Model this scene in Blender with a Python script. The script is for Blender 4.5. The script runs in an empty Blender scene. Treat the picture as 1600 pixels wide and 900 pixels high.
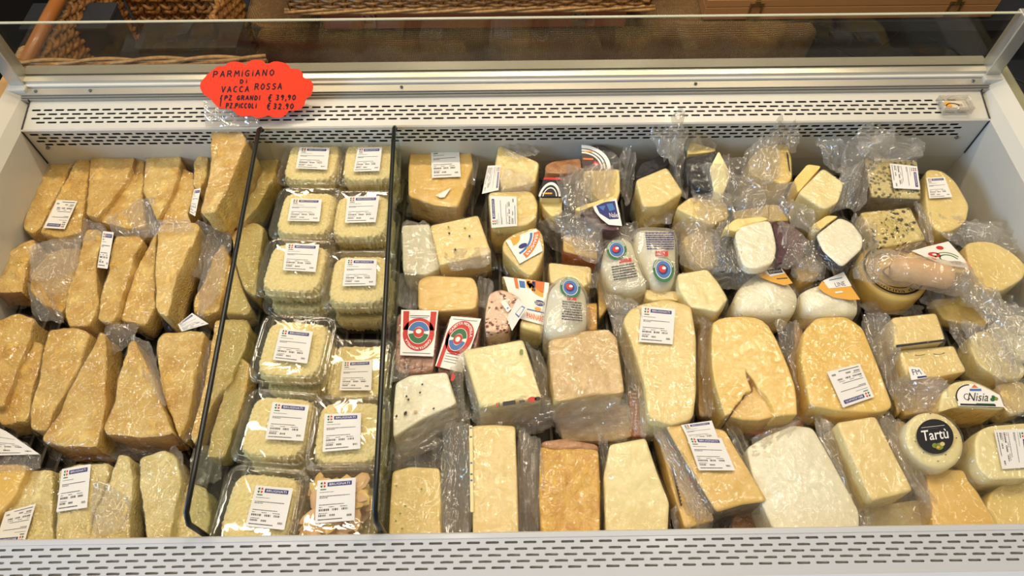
import bpy, bmesh, math, random
from mathutils import Vector, Matrix, noise
random.seed(7)
S = bpy.context.scene
COL = S.collection
# ------------------------------------------------------------ camera
F = 1100.0
CAM = Vector((0, 0, 1.70))
_dy = Vector((-31, 1700, -F)).normalized()
_dx = Vector((142000, 1848, -F)); _dx = (_dx - _dy * _dx.dot(_dy)).normalized()
_dz = _dx.cross(_dy)
ROT = Matrix((_dx, _dy, _dz))          # camera axes -> world axes
cd = bpy.data.cameras.new('camera'); cam = bpy.data.objects.new('camera', cd); COL.objects.link(cam)
cd.sensor_width = 36; cd.lens = 36 * F / 1600; cd.clip_start = 0.02; cd.clip_end = 50
cam.matrix_world = Matrix.Translation(CAM) @ ROT.to_4x4()
S.camera = cam
# ------------------------------------------------------------ world, lamps, exposure
S.view_settings.view_transform = 'Standard'; S.view_settings.look = 'None'
S.view_settings.gamma = 1; S.view_settings.exposure = -0.60
try: S.cycles.transparent_max_bounces = 32
except Exception: pass
w = bpy.data.worlds.new('world'); S.world = w; w.use_nodes = True
w.node_tree.nodes['Background'].inputs[0].default_value = (1.0, 0.89, 0.74, 1)
w.node_tree.nodes['Background'].inputs[1].default_value = 0.36
def lamp(name, loc, target, sx, sy, power, col):
    d = bpy.data.lights.new(name, 'AREA'); d.shape = 'RECTANGLE'; d.size = sx; d.size_y = sy
    d.energy = power; d.color = col
    o = bpy.data.objects.new(name, d); COL.objects.link(o); o.location = loc
    o.rotation_euler = (Vector(target) - Vector(loc)).to_track_quat('-Z', 'Y').to_euler()
    return o
WARM = (1.0, 0.83, 0.60); NEU = (1.0, 0.88, 0.72); COOL = (0.42, 0.66, 1.0)
for x, y in ((-1.3, -0.1), (0.3, -0.2), (-1.2, 0.9), (0.5, 1.1)):
    lamp('ceiling_lamp', (x, y, 3.0), (x, y, 0), 0.9, 0.08, 5.0, WARM if x < 0 else NEU)
for x, y in ((-0.9, 0.5), (-0.2, 0.7), (0.6, 0.5), (0.15, 1.2), (1.2, 1.0), (-0.6, 1.5), (.8, 1.7), (-1.3, 1.1), (-1.0, 2.6), (0.1, 2.7), (1.1, 2.8), (-.4, 3.5), (.7, 3.6)):
    lamp('ceiling_spot', (x, y, 2.9), (x * .8, y, .8), 0.22, 0.12, 3.6, NEU)
for x in (-0.9, 0.1, 1.1):
    lamp('sackcloth_fill', (x, 1.5, 2.9), (x, 2.1, 0.1), 0.6, 0.12, 20, WARM)  # added fill that brightens the sackcloth, not a known lamp of the shop
lamp('shop_window', (-3.6, -1.3, 2.2), (0.8, 0.5, 0.85), 1.5, 1.5, 185, COOL)

# ------------------------------------------------------------ helpers
def ray(u, v):
    return ROT @ Vector((u - 800, 450 - v, -F))
def at(u, v, z):
    d = ray(u, v); return CAM + d * ((z - CAM.z) / d.z)
def atY(u, v, y):
    d = ray(u, v); return CAM + d * ((y - CAM.y) / d.y)
def link(o, parent=None):
    COL.objects.link(o)
    if parent is not None: o.parent = parent
    return o
def empty(name, loc, label=None, cat=None, group=None):
    o = bpy.data.objects.new(name, None); o.location = loc; o.empty_display_size = .02
    link(o)
    tag(o, label, cat, group); return o
def tag(o, label=None, cat=None, group=None, kind=None):
    if label: o['label'] = label
    if cat: o['category'] = cat
    if group: o['group'] = group
    if kind: o['kind'] = kind
    return o
def mesh(name, verts, faces, mats, parent=None, fm=None, smooth=True, kind=None):
    """verts in world coordinates; stored relative to the parent's location"""
    off = parent_loc(parent)
    me = bpy.data.meshes.new(name)
    me.from_pydata([tuple(Vector(v) - off) for v in verts], [], faces)
    if not isinstance(mats, (list, tuple)): mats = [mats]
    for m in mats: me.materials.append(m)
    if fm: me.polygons.foreach_set('material_index', fm)
    me.polygons.foreach_set('use_smooth', [smooth] * len(faces))
    me.update()
    o = bpy.data.objects.new(name, me); link(o, parent)
    if kind: o['kind'] = kind
    return o
def parent_loc(p):
    v = Vector((0, 0, 0))
    while p is not None:
        v += p.location; p = p.parent
    return v
class MB:
    def __init__(s): s.v = []; s.f = []; s.m = []
    def add(s, v, f, m=0):
        b = len(s.v); s.v += [Vector(p) for p in v]; s.f += [tuple(i + b for i in q) for q in f]; s.m += [m] * len(f)
    def box(s, x0, y0, z0, x1, y1, z1, m=0):
        v = [(x0,y0,z0),(x1,y0,z0),(x1,y1,z0),(x0,y1,z0),(x0,y0,z1),(x1,y0,z1),(x1,y1,z1),(x0,y1,z1)]
        s.add(v, [(0,3,2,1),(4,5,6,7),(0,1,5,4),(1,2,6,5),(2,3,7,6),(3,0,4,7)], m)
    def prof(s, pts, x0, x1, m=0):
        """closed (y,z) profile run along x"""
        n = len(pts); v = [(x0, y, z) for y, z in pts] + [(x1, y, z) for y, z in pts]
        s.add(v, [(i, (i+1) % n, n + (i+1) % n, n + i) for i in range(n)] + [tuple(range(n))[::-1], tuple(range(n, 2*n))], m)
    def tube(s, pts, r, n=8, m=0, r1=None):
        pts = [Vector(p) for p in pts]; v = []; f = []
        for i, p in enumerate(pts):
            t = (pts[min(i+1, len(pts)-1)] - pts[max(i-1, 0)]).normalized()
            a = t.orthogonal().normalized() if i == 0 else (a - t * a.dot(t)).normalized()
            b = t.cross(a); rr = r if r1 is None else r + (r1 - r) * i / (len(pts) - 1)
            for k in range(n):
                c = 2 * math.pi * k / n; v.append(p + (a * math.cos(c) + b * math.sin(c)) * rr)
        for i in range(len(pts) - 1):
            for k in range(n):
                f.append((i*n + k, i*n + (k+1) % n, (i+1)*n + (k+1) % n, (i+1)*n + k))
        f.append(tuple(range(n))[::-1]); f.append(tuple(range((len(pts)-1)*n, len(pts)*n)))
        s.add(v, f, m)
    def build(s, name, mats, parent=None, smooth=False, kind=None, bevel=0):
        o = mesh(name, s.v, s.f, mats, parent, s.m, smooth, kind)
        if bevel:
            b = o.modifiers.new('bevel', 'BEVEL'); b.width = bevel; b.segments = 2; b.limit_method = 'ANGLE'
        return o
def box(name, x0, y0, z0, x1, y1, z1, m, parent=None, bevel=0.0):
    b = MB(); b.box(x0, y0, z0, x1, y1, z1); return b.build(name, m, parent, bevel=bevel)

# ------------------------------------------------------------ materials
def srgb(h):
    if isinstance(h, tuple): return tuple((x / 255) ** 2.2 for x in h) + (1,)
    h = h.lstrip('#'); c = [int(h[i:i+2], 16) / 255 for i in (0, 2, 4)]
    return tuple(x / 12.92 if x <= .04045 else ((x + .055) / 1.055) ** 2.4 for x in c) + (1,)
MATS = {}
def newmat(name):
    m = bpy.data.materials.new(name); m.use_nodes = True
    nt = m.node_tree; return m, nt, nt.nodes['Principled BSDF']
def N(nt, t, **k):
    n = nt.nodes.new(t)
    for a, b in k.items():
        if a in n.inputs: n.inputs[a].default_value = b
        else: setattr(n, a, b)
    return n
def coords(nt, scale=(1, 1, 1)):
    g = N(nt, 'ShaderNodeNewGeometry'); mp = N(nt, 'ShaderNodeMapping'); mp.inputs['Scale'].default_value = scale
    nt.links.new(g.outputs['Position'], mp.inputs['Vector']); return mp.outputs['Vector']
def plain(name, col, rough=.5, metal=0, spec=.5, var=.06, vscale=12, bump=0, bscale=200, coat=0):
    if name in MATS: return MATS[name]
    m, nt, p = newmat(name); c = srgb(col)
    tc = coords(nt); n = N(nt, 'ShaderNodeTexNoise', Scale=vscale, Detail=4.0); nt.links.new(tc, n.inputs['Vector'])
    mx = N(nt, 'ShaderNodeMix', data_type='RGBA'); nt.links.new(n.outputs['Fac'], mx.inputs['Factor'])
    mx.inputs['A'].default_value = tuple(x * (1 - var) for x in c[:3]) + (1,); mx.inputs['B'].default_value = tuple(min(1, x * (1 + var)) for x in c[:3]) + (1,)
    nt.links.new(mx.outputs['Result'], p.inputs['Base Color'])
    p.inputs['Roughness'].default_value = rough; p.inputs['Metallic'].default_value = metal
    p.inputs['Specular IOR Level'].default_value = spec; p.inputs['Coat Weight'].default_value = coat
    p.inputs['Coat Roughness'].default_value = .12
    if bump:
        n2 = N(nt, 'ShaderNodeTexNoise', Scale=bscale, Detail=3.0); nt.links.new(tc, n2.inputs['Vector'])
        b = N(nt, 'ShaderNodeBump', Strength=bump, Distance=.002); nt.links.new(n2.outputs['Fac'], b.inputs['Height'])
        nt.links.new(b.outputs['Normal'], p.inputs['Normal'])
    MATS[name] = m; return m
def crinkle(nt, tc, scale=55, strength=.5, dist=.004):
    """normal of tight crumpled plastic film"""
    n = N(nt, 'ShaderNodeTexNoise', Scale=scale, Detail=1.2, Roughness=.4, Distortion=2.2); nt.links.new(tc, n.inputs['Vector'])
    b = N(nt, 'ShaderNodeBump', Strength=strength, Distance=dist); nt.links.new(n.outputs['Fac'], b.inputs['Height'])
    return b.outputs['Normal']
def cheese(name, c1, c2, scale=40, bump=.3, bscale=260, coat=.35, rough=.42, spots=None, sp_scale=60, sp_th=.16, sss=.12, wrink=.35):
    m, nt, p = newmat(name); tc = coords(nt)
    n = N(nt, 'ShaderNodeTexNoise', Scale=scale, Detail=7.0, Roughness=.6); nt.links.new(tc, n.inputs['Vector'])
    rp = N(nt, 'ShaderNodeValToRGB'); nt.links.new(n.outputs['Fac'], rp.inputs['Fac'])
    rp.color_ramp.elements[0].position = .36; rp.color_ramp.elements[0].color = srgb(c1)
    rp.color_ramp.elements[1].position = .64; rp.color_ramp.elements[1].color = srgb(c2)
    out = rp.outputs['Color']
    if spots:
        vo = N(nt, 'ShaderNodeTexVoronoi', Scale=sp_scale, Randomness=1.0); nt.links.new(tc, vo.inputs['Vector'])
        r2 = N(nt, 'ShaderNodeValToRGB'); nt.links.new(vo.outputs['Distance'], r2.inputs['Fac'])
        r2.color_ramp.elements[0].position = sp_th; r2.color_ramp.elements[0].color = (1, 1, 1, 1)
        r2.color_ramp.elements[1].position = sp_th + .08; r2.color_ramp.elements[1].color = (0, 0, 0, 1)
        n3 = N(nt, 'ShaderNodeTexNoise', Scale=sp_scale * .3, Detail=1.0); nt.links.new(tc, n3.inputs['Vector'])
        r3 = N(nt, 'ShaderNodeValToRGB'); nt.links.new(n3.outputs['Fac'], r3.inputs['Fac'])
        r3.color_ramp.elements[0].position = .44; r3.color_ramp.elements[1].position = .52
        ml = N(nt, 'ShaderNodeMath', operation='MULTIPLY'); nt.links.new(r2.outputs['Color'], ml.inputs[0]); nt.links.new(r3.outputs['Color'], ml.inputs[1])
        mx = N(nt, 'ShaderNodeMix', data_type='RGBA'); nt.links.new(ml.outputs[0], mx.inputs['Factor']); nt.links.new(out, mx.inputs['A'])
        mx.inputs['B'].default_value = srgb(spots); out = mx.outputs['Result']
    nt.links.new(out, p.inputs['Base Color'])
    p.inputs['Roughness'].default_value = rough
    p.inputs['Subsurface Weight'].default_value = sss; p.inputs['Subsurface Radius'].default_value = (.9, .6, .3); p.inputs['Subsurface Scale'].default_value = .006
    n2 = N(nt, 'ShaderNodeTexNoise', Scale=bscale, Detail=4.0); nt.links.new(tc, n2.inputs['Vector'])
    b = N(nt, 'ShaderNodeBump', Strength=bump, Distance=.005); nt.links.new(n2.outputs['Fac'], b.inputs['Height']); nt.links.new(b.outputs['Normal'], p.inputs['Normal'])
    p.inputs['Coat Weight'].default_value = coat; p.inputs['Coat Roughness'].default_value = .06
    nt.links.new(crinkle(nt, tc, 60, wrink), p.inputs['Coat Normal'])
    MATS[name] = m; return m
def clear(name, tint, gloss=.12, haze=.06, rough=.08, cr=.5, crs=60, hcol='#f4efe6', dist=.004):
    """thin clear sheet: mostly transparent, glossy by Fresnel, slightly milky"""
    m, nt, p = newmat(name); nt.nodes.remove(p); out = nt.nodes['Material Output']
    t = N(nt, 'ShaderNodeBsdfTransparent'); t.inputs[0].default_value = srgb(tint)
    g = N(nt, 'ShaderNodeBsdfGlossy', Roughness=rough); d1 = N(nt, 'ShaderNodeBsdfDiffuse'); d1.inputs[0].default_value = srgb(hcol)
    d2 = N(nt, 'ShaderNodeBsdfTranslucent'); d2.inputs[0].default_value = srgb(hcol)
    d = N(nt, 'ShaderNodeMixShader', Fac=.5); nt.links.new(d1.outputs[0], d.inputs[1]); nt.links.new(d2.outputs[0], d.inputs[2])
    lw = N(nt, 'ShaderNodeLayerWeight', Blend=.25)
    if cr:
        tc = coords(nt); nn = crinkle(nt, tc, crs, cr, dist); nt.links.new(nn, g.inputs['Normal']); nt.links.new(nn, lw.inputs['Normal'])
    mth = N(nt, 'ShaderNodeMath', operation='MULTIPLY_ADD'); nt.links.new(lw.outputs['Facing'], mth.inputs[0]); mth.inputs[1].default_value = gloss * 1.3; mth.inputs[2].default_value = gloss * .55
    m1 = N(nt, 'ShaderNodeMixShader', Fac=haze); nt.links.new(t.outputs[0], m1.inputs[1]); nt.links.new(d.outputs[0], m1.inputs[2])
    m2 = N(nt, 'ShaderNodeMixShader'); nt.links.new(mth.outputs[0], m2.inputs[0]); nt.links.new(m1.outputs[0], m2.inputs[1]); nt.links.new(g.outputs[0], m2.inputs[2])
    nt.links.new(m2.outputs[0], out.inputs['Surface']); MATS[name] = m; return m
M = MATS
clear('bag_cloudy', '#fbf9f4', .15, .21, .05, .9, 24, hcol='#fbf3e6', dist=.012)
clear('film_thin', '#fdfcfa', .08, .01, .04, .8, 60, dist=.005)
cheese('parmesan', '#dbac4c', '#f3d480', 34, .9, 330)
cheese('parmesan_pale', (240, 198, 106), (250, 219, 142), 34, .9, 330)
cheese('parmesan_rind', '#a87433', '#c48d45', 60, .4, 200)
cheese('grana', '#decb84', '#f2e3a8', 30, .7, 300)
cheese('cream', '#ebd48e', '#f4dd9b', 14, .1, 150)
cheese('pale', '#eddfa0', '#f6e9b2', 14, .1, 150)
cheese('white', '#efebd0', '#f9f6e0', 14, .15, 150)
cheese('yellow', '#e6c168', '#f1ce7c', 12, .08, 120)
cheese('gouda', '#edc660', '#f6d580', 10, .05, 100)
cheese('golden', '#d9a12c', '#edc04a', 60, .6, 220)
cheese('tan', '#cba86e', '#dfc28a', 30, .35, 160)
cheese('butter', '#e5cd80', '#f0da92', 14, .15, 150)
cheese('pink', '#e0b27a', '#ecc592', 20, .2, 120)
cheese('peppered', '#e5d8a0', '#efe3ae', 14, .15, 150, spots='#3a3322', sp_scale=55, sp_th=.13)
cheese('herbed', '#d8c57e', '#e2d190', 30, .3, 150, spots='#4a4420', sp_scale=120, sp_th=.34)
cheese('herbed_dense', '#c4b478', '#dccd92', 60, .35, 150, spots='#6b6540', sp_scale=150, sp_th=.4)
cheese('speckled', '#ebc2a4', '#f4d4ba', 40, .3, 150, spots='#7c2a14', sp_scale=150, sp_th=.36)
cheese('salami', '#8a4a38', '#b58a70', 120, .5, 200, spots='#4c1a12', sp_scale=170, sp_th=.35)
cheese('orange_rind', '#b5602a', '#c87838', 50, .3, 180)
cheese('brown_rind', '#8f5d33', '#b07d4c', 50, .3, 180)
cheese('black_wax', '#121115', '#1d1b20', 40, .15, 180, coat=.04, rough=.6, sss=0)
cheese('grey_rind', '#6d6250', '#8d8066', 60, .4, 180, sss=0)
cheese('purple_wax', '#3a1420', '#4a1c2b', 40, .15, 180, coat=.06, rough=.5, sss=0)
cheese('cherry_crust', '#4a1a28', '#6b2b3a', 90, .8, 120, sss=0)
cheese('grated', '#f6e096', '#fff2bc', 260, .5, 600, coat=0, rough=.7, wrink=0)
film = clear('film', '#fcfaf5', .13, .03, .035, 1.0, 60, dist=.006)
film2 = clear('film_milky', '#f8f6f1', .16, .20, .05, 1.0, 26, hcol='#fffdf8', dist=.013)
tub_m = clear('tub_plastic', '#fcfbf7', .11, .045, .05, .1, 30)
glass_m = clear('clear_glass', '#f2f0e8', .04, .006, .01, 0)
glass_d = clear('divider_glass_green', '#f3f6f0', .035, .012, .01, 0)
paper = plain('label_paper', '#e6e3dc', .55, var=.03)
navy = plain('navy_print', '#1f2370', .5)
ink = plain('grey_ink', '#4c4a52', .6); black = plain('black_ink', '#141216', .5)
green = plain('green_print', '#1d6a3c', .5); red = plain('red_print', '#c8281c', .5)
orange_p = plain('orange_print', '#e2702a', .5); gold_p = plain('gold_print', '#e0a438', .5)
blue = plain('blue_print', '#3a6fae', .5); whitep = plain('white_print', '#f0ece4', .5)
brownp = plain('brown_print', '#3a1c14', .5); olive = plain('olive_print', '#7c8a34', .5)
case_m = plain('white_enamel', '#cac6b9', .32, var=.02, coat=.2)
rail_m = plain('grey_rail', '#a9a498', .35, metal=.3, var=.03)
alu = plain('aluminium', '#c3c0b4', .3, metal=.6, var=.03)
steel = plain('steel_screw', '#8c8c8c', .25, metal=1)
dark_m = plain('dark_recess', '#0e0d0c', .8)
seal_m = plain('dark_seal', '#1a1c28', .6)
rubber = plain('black_rubber', '#0b100d', .35)
deck_m = plain('deck_metal', '#2e2820', .5, metal=.5)
trim_m = plain('olive_trim', '#8f8c6c', .5)
wood_l = plain('light_wood', '#b98d55', .5, var=.12, vscale=5)
grille_b = plain('grille_backing', '#c4c2ba', .7)
deck_rib_m = plain('deck_rib_metal', '#5a564c', .45, metal=.6)
plain('matte_rind', '#7d7460', .6)
DECK = .74
def plane_z(z, dv, du, uc, vc):
    return lambda u, v: z + dv * (v - vc) / 100 + du * (u - uc) / 100
def dense(poly, seg=.006, rnd=2, jag=0.0, seed=0):
    """resample closed world outline, keep the source segment of each point, soften corners"""
    P = []; ids = []
    for i, p in enumerate(poly):
        q = poly[(i + 1) % len(poly)]; n = max(1, int((q - p).length / seg + .5))
        for k in range(n): P.append(p.lerp(q, k / n)); ids.append(i)
    for _ in range(rnd):
        P = [(P[i - 1] + P[i] * 2 + P[(i + 1) % len(P)]) / 4 for i in range(len(P))]
    if jag:
        P = [p + Vector((noise.noise(p * 45 + Vector((seed, 0, 0))) + .6 * noise.noise(p * 130), noise.noise(p * 45 + Vector((0, seed, 9))) + .6 * noise.noise(p * 130 + Vector((4, 4, 4))), 0)) * jag for p in P]
    return P, ids
def nz(p, s, seed=0): return noise.noise(Vector((p.x * s + seed * 7.3, p.y * s - seed * 3.1, p.z * s + seed)))
def slab(name, poly, bot, mat, parent, side=None, rind=None, rind_mat=None, r=.0024, flare=0.0, top_n=.0006, side_n=.001,
         rnd=2, dome=0.0, seed=0, rind_name='rind', seg=.0045, shift=(0, 0), jag=0.0):
    """a block: soft top face, rounded edge, sides down to bot (a number, or ('t', thickness))"""
    P, ids = dense(poly, seg, rnd, jag, seed); n = len(P)
    c = sum(P, Vector()) / n
    if c.length: pass
    def bz(p): return bot if not isinstance(bot, tuple) else p.z - bot[1]
    rings = []
    dist = [(p - c).length for p in P]
    def at_s(i, s): return c + (P[i] - c) * s
    def relief(p): return top_n * (2 * nz(p, 60, seed) + 1.1 * nz(p, 170, seed + 2))
    for s in (.1, .2, .3, .4, .5, .6, .69, .77, .85, .93):
        rings.append([(lambda p: p + Vector((0, 0, dome * (1 - s * s) + relief(p))))(at_s(i, s * (1 - min(.5, r / dist[i])))) for i in range(n)])
    for off, dz in ((r, 0), (r * .3, -r * .28), (0, -r)):
        rings.append([at_s(i, 1 - min(.5, off / dist[i])) + Vector((0, 0, dz + (relief(P[i]) if dz == 0 else 0))) for i in range(n)])
    K = len(rings)
    for f in (.33, .66, 1.0):
        row = []
        for i in range(n):
            p = P[i]; d = (p - c); d.z = 0; L = max(d.length, 1e-4); z0 = p.z - r; z = z0 + (bz(p) - z0) * f
            q = Vector((p.x, p.y, z)) + d / L * (flare * f + side_n * 2 * nz(Vector((p.x, p.y, z)), 55, seed))
            row.append(q + Vector((shift[0] * f, shift[1] * f, 0)))
        rings.append(row)
    V = [c + Vector((0, 0, dome))] + [p for rg in rings for p in rg]
    Fa = []; fm = []; RF = []
    for i in range(n): Fa.append((0, 1 + i, 1 + (i + 1) % n)); fm.append(0)
    for k in range(len(rings) - 1):
        a = 1 + k * n; b = a + n
        for i in range(n):
            j = (i + 1) % n; q = (a + i, b + i, b + j, a + j)
            if rind and k >= K - 2 and (rind == 'all' or ids[i] in rind): RF.append(q)
            else: Fa.append(q); fm.append(1 if k >= K - 1 else 0)
    a = 1 + (len(rings) - 1) * n
    Fa.append(tuple(a + i for i in range(n))[::-1]); fm.append(1)
    o = mesh(name, V, Fa, [M[mat], M[side or mat]], parent, fm)
    if RF:
        used = sorted({i for q in RF for i in q}); mp = {u: k for k, u in enumerate(used)}
        mesh(rind_name, [V[u] for u in used], [tuple(mp[i] for i in q) for q in RF], M[rind_mat or 'parmesan_rind'], parent)
    return o, P
def wrap(P, parent, bot, e=.012, mat=None, seed=0, name='film', lift=.0016, dome=0.0):
    """tight plastic bag: over the top, round the edge and out into a crinkled skirt"""
    n = len(P); c = sum(P, Vector()) / n; rings = []
    for s in (.3, .55, .75, .9, .985):
        rings.append([c + (p - c) * s + Vector((0, 0, lift + dome * (1 - s * s) + .0008 * nz(c + (p - c) * s, 110, seed))) for p in P])
    for f, g in ((.12, .1), (.3, .28), (.62, .5), (1.0, .62)):
        row = []
        for i, p in enumerate(P):
            d = p - c; d.z = 0; L = max(d.length, 1e-4)
            wob = nz(p * (1 + f * .5), 34, seed + 3); w2 = nz(p, 120, seed + 9)
            h = p.z - max(bot, p.z - .05)
            q = p + d / L * (.002 + e * f * (1 + .9 * wob + .4 * w2)) - Vector((0, 0, h * g * (1 + .5 * wob) - .002 * w2))
            row.append(q)
        rings.append(row)
    V = [c + Vector((0, 0, lift + dome))] + [p for rg in rings for p in rg]; Fa = [(0, 1 + i, 1 + (i + 1) % n) for i in range(n)]
    for k in range(len(rings) - 1):
        a = 1 + k * n; b = a + n
        for i in range(n): j = (i + 1) % n; Fa.append((a + i, b + i, b + j, a + j))
    return mesh(name, V, Fa, mat or film, parent)
def flap(parent, quad, zs, mat=None, amp=.006, n=22, seed=0, name='bag_flap', folds=5.0):
    """crumpled loose end of a bag between four corners"""
    if not isinstance(zs, (tuple, list)): zs = [zs] * 4
    q = [at(u, v, z) for (u, v), z in zip(quad, zs)]; V = []
    L = max((q[0] - q[3]).length, (q[1] - q[2]).length)
    for j in range(n + 1):
        for i in range(n + 1):
            s, t = i / n, j / n
            x_, y_ = 2*s-1, 2*t-1; m_ = (abs(x_)**5 + abs(y_)**5) ** .2; kk = max(abs(x_), abs(y_)); f_ = (kk / m_ if m_ > 0 else 1)
            wb = 1 + (.16 * nz(Vector((x_ * 1.5, y_ * 1.5, seed)), 1, seed) + .07 * nz(Vector((x_ * 6, y_ * 6, seed)), 1, seed)) * kk
            s2, t2 = .5 + .5 * x_ * f_ * wb, .5 + .5 * y_ * f_ * wb
            p = q[0].lerp(q[1], s2).lerp(q[3].lerp(q[2], s2), t2)
            k = nz(Vector((s * folds, t * 1.6, seed)), 1, seed) * 2
            k2 = abs(nz(Vector((s * folds * 2 + t * 2, t * 4, seed)), 1, seed + 5)) * 1.3
            edge = (1 if 0 < i < n and 0 < j < n else .3)
            V.append(p + Vector((nz(p, 40, seed + 1) * amp * .6, nz(p, 40, seed + 2) * amp * .6, (k + k2) * amp * edge)))
    Fa = [(j*(n+1)+i, j*(n+1)+i+1, (j+1)*(n+1)+i+1, (j+1)*(n+1)+i) for j in range(n) for i in range(n)]
    return mesh(name, V, Fa, mat or film2, parent)

# ---- flat print: shapes in a unit square (x right, y up), laid on a quad TL,TR,BR,BL
_tx = {}
def text2d(s, bold=0.0, shear=0.0):
    k = (s, bold, shear)
    if k in _tx: return _tx[k]
    cu = bpy.data.curves.new('t', 'FONT'); cu.body = s; cu.size = 1; cu.resolution_u = 2; cu.offset = bold; cu.shear = shear
    o = bpy.data.objects.new('t', cu); COL.objects.link(o)
    dg = bpy.context.evaluated_depsgraph_get(); me = o.evaluated_get(dg).to_mesh()
    v = [(p.co.x, p.co.y) for p in me.vertices]; f = [tuple(p.vertices) for p in me.polygons]
    o.evaluated_get(dg).to_mesh_clear(); bpy.data.objects.remove(o); bpy.data.curves.remove(cu)
    x0 = min(a for a, b in v); x1 = max(a for a, b in v); y0 = min(b for a, b in v); y1 = max(b for a, b in v)
    v = [((a - x0) / (x1 - x0), (b - y0) / (y1 - y0)) for a, b in v]
    _tx[k] = (v, f, (x1 - x0) / (y1 - y0)); return _tx[k]
def T(s, x0, y0, x1, y1, m, lay=2, bold=0.0, shear=0.0, arc=None):
    v, f, a = text2d(s, bold, shear)
    if arc:   # arc=(cx,cy,r0,r1,a0,a1[,aspect]) degrees; text runs from a0 to a1
        cx, cy, r0, r1, a0, a1 = arc[:6]; asp = arc[6] if len(arc) > 6 else 1
        w = [(cx + (r0 + (r1 - r0) * y) * math.cos(math.radians(a0 + (a1 - a0) * x)), cy + asp * (r0 + (r1 - r0) * y) * math.sin(math.radians(a0 + (a1 - a0) * x))) for x, y in v]
    else: w = [(x0 + (x1 - x0) * x, y0 + (y1 - y0) * y) for x, y in v]
    return (w, f, m, lay)
def Rc(x0, y0, x1, y1, m, lay=1, div=1):
    v = []; f = []
    for i in range(div + 1): v += [(x0 + (x1 - x0) * i / div, y0), (x0 + (x1 - x0) * i / div, y1)]
    for i in range(div): f.append((2*i, 2*i+2, 2*i+3, 2*i+1))
    return (v, f, m, lay)
def Pg(pts, m, lay=1): return (list(pts), [tuple(range(len(pts)))], m, lay)
def El(cx, cy, rx, ry, m, lay=1, n=28): return Pg([(cx + rx * math.cos(2*math.pi*i/n), cy + ry * math.sin(2*math.pi*i/n)) for i in range(n)], m, lay)
def Ar(cx, cy, r0, r1, a0, a1, m, lay=1, asp=1.0, n=20):
    v = []; f = []
    for i in range(n + 1):
        a = math.radians(a0 + (a1 - a0) * i / n)
        v += [(cx + r0 * math.cos(a), cy + r0 * asp * math.sin(a)), (cx + r1 * math.cos(a), cy + r1 * asp * math.sin(a))]
    for i in range(n): f.append((2*i, 2*i+1, 2*i+3, 2*i+2) if a1 < a0 else (2*i, 2*i+1, 2*i+3, 2*i+2))
    return (v, f, m, lay)
def decal(name, quad, shapes, parent, step=.00022, bend=0.0, thick=0.0, base=None):
    """quad: 4 world points; print layers lie a fraction of a millimetre over each other"""
    q = [Vector(p) for p in quad]; nrm = (q[1] - q[0]).cross(q[3] - q[0]).normalized() * -1
    if nrm.dot(CAM - q[0]) < 0: nrm = -nrm
    mats = []; V = []; Fa = []; fm = []
    def put(x, y, lay):
        p = q[3].lerp(q[2], x).lerp(q[0].lerp(q[1], x), y)
        return p + nrm * (lay * step + bend * (1 - (2*x-1)**2))
    for vs, fs, m, lay in shapes:
        if m not in mats: mats.append(m)
        b = len(V); V += [put(x, y, lay) for x, y in vs]
        for g in fs:
            g = tuple(b + i for i in g)
            nn = Vector()
            for k in range(1, len(g) - 1): nn += (V[g[k]] - V[g[0]]).cross(V[g[k+1]] - V[g[0]])
            if nn.dot(nrm) < 0: g = g[::-1]
            Fa.append(g); fm.append(mats.index(m))
    return mesh(name, V, Fa, mats, parent, fm, smooth=False)
def price_label(seed=0, logo=True, faded=False):
    rr = random.Random(seed); s = [Rc(0, 0, 1, 1, paper, 0, 6)]
    if logo:
        cx, cy = .155, .885
        for a, m in ((45, red), (135, green), (225, green), (315, red)):
            ca, sa = math.cos(math.radians(a)), math.sin(math.radians(a)); k = .05
            cx, cy = .155 + .016*ca, .885 + .014*sa; s.append(Pg([(cx, cy), (cx + k*(ca*1.0 - sa*.75), cy + k*(sa*1.0 + ca*.75)), (cx + k*ca*1.35, cy + k*sa*1.35), (cx + k*(ca*1.0 + sa*.75), cy + k*(sa*1.0 - ca*.75))], m, 1))
        s.append(Rc(.27, .835, .90, .935, navy, 1)); s.append(T('BRUGNATI', .32, .858, .85, .912, whitep, 2))
        s.append(Rc(.09, .76, .24, .785, green, 1))
    def line(y, x0, x1, h=.018, m=ink, gap=.012, wmin=.02, wmax=.07):
        x = x0
        while x < x1:
            wd = min(rr.uniform(wmin, wmax), x1 - x); s.append(Rc(x, y, x + wd, y + h, m, 1)); x += wd + gap
    line(.70, .08, .45, .012, ink)
    line(.60, .08, .86); line(.565, .08, .30)
    line(.40, .08, .72)
    for x0, x1 in ((.08, .16), (.33, .46), (.62, .80)): line(.345, x0, x1, .016)
    for x0, x1 in ((.08, .34), (.42, .58), (.66, .82)):
        line(.265, x0, x1, .05, black, .018, .012, .035)
    line(.205, .08, .30, .014); line(.14, .08, .26, .045, black, .016, .012, .03); line(.14, .36, .50, .045, black, .016, .012, .03)
    line(.11, .80, .92, .05, black, .018, .012, .03)
    line(.06, .07, .68, .022, black, .01)
    return s

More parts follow.
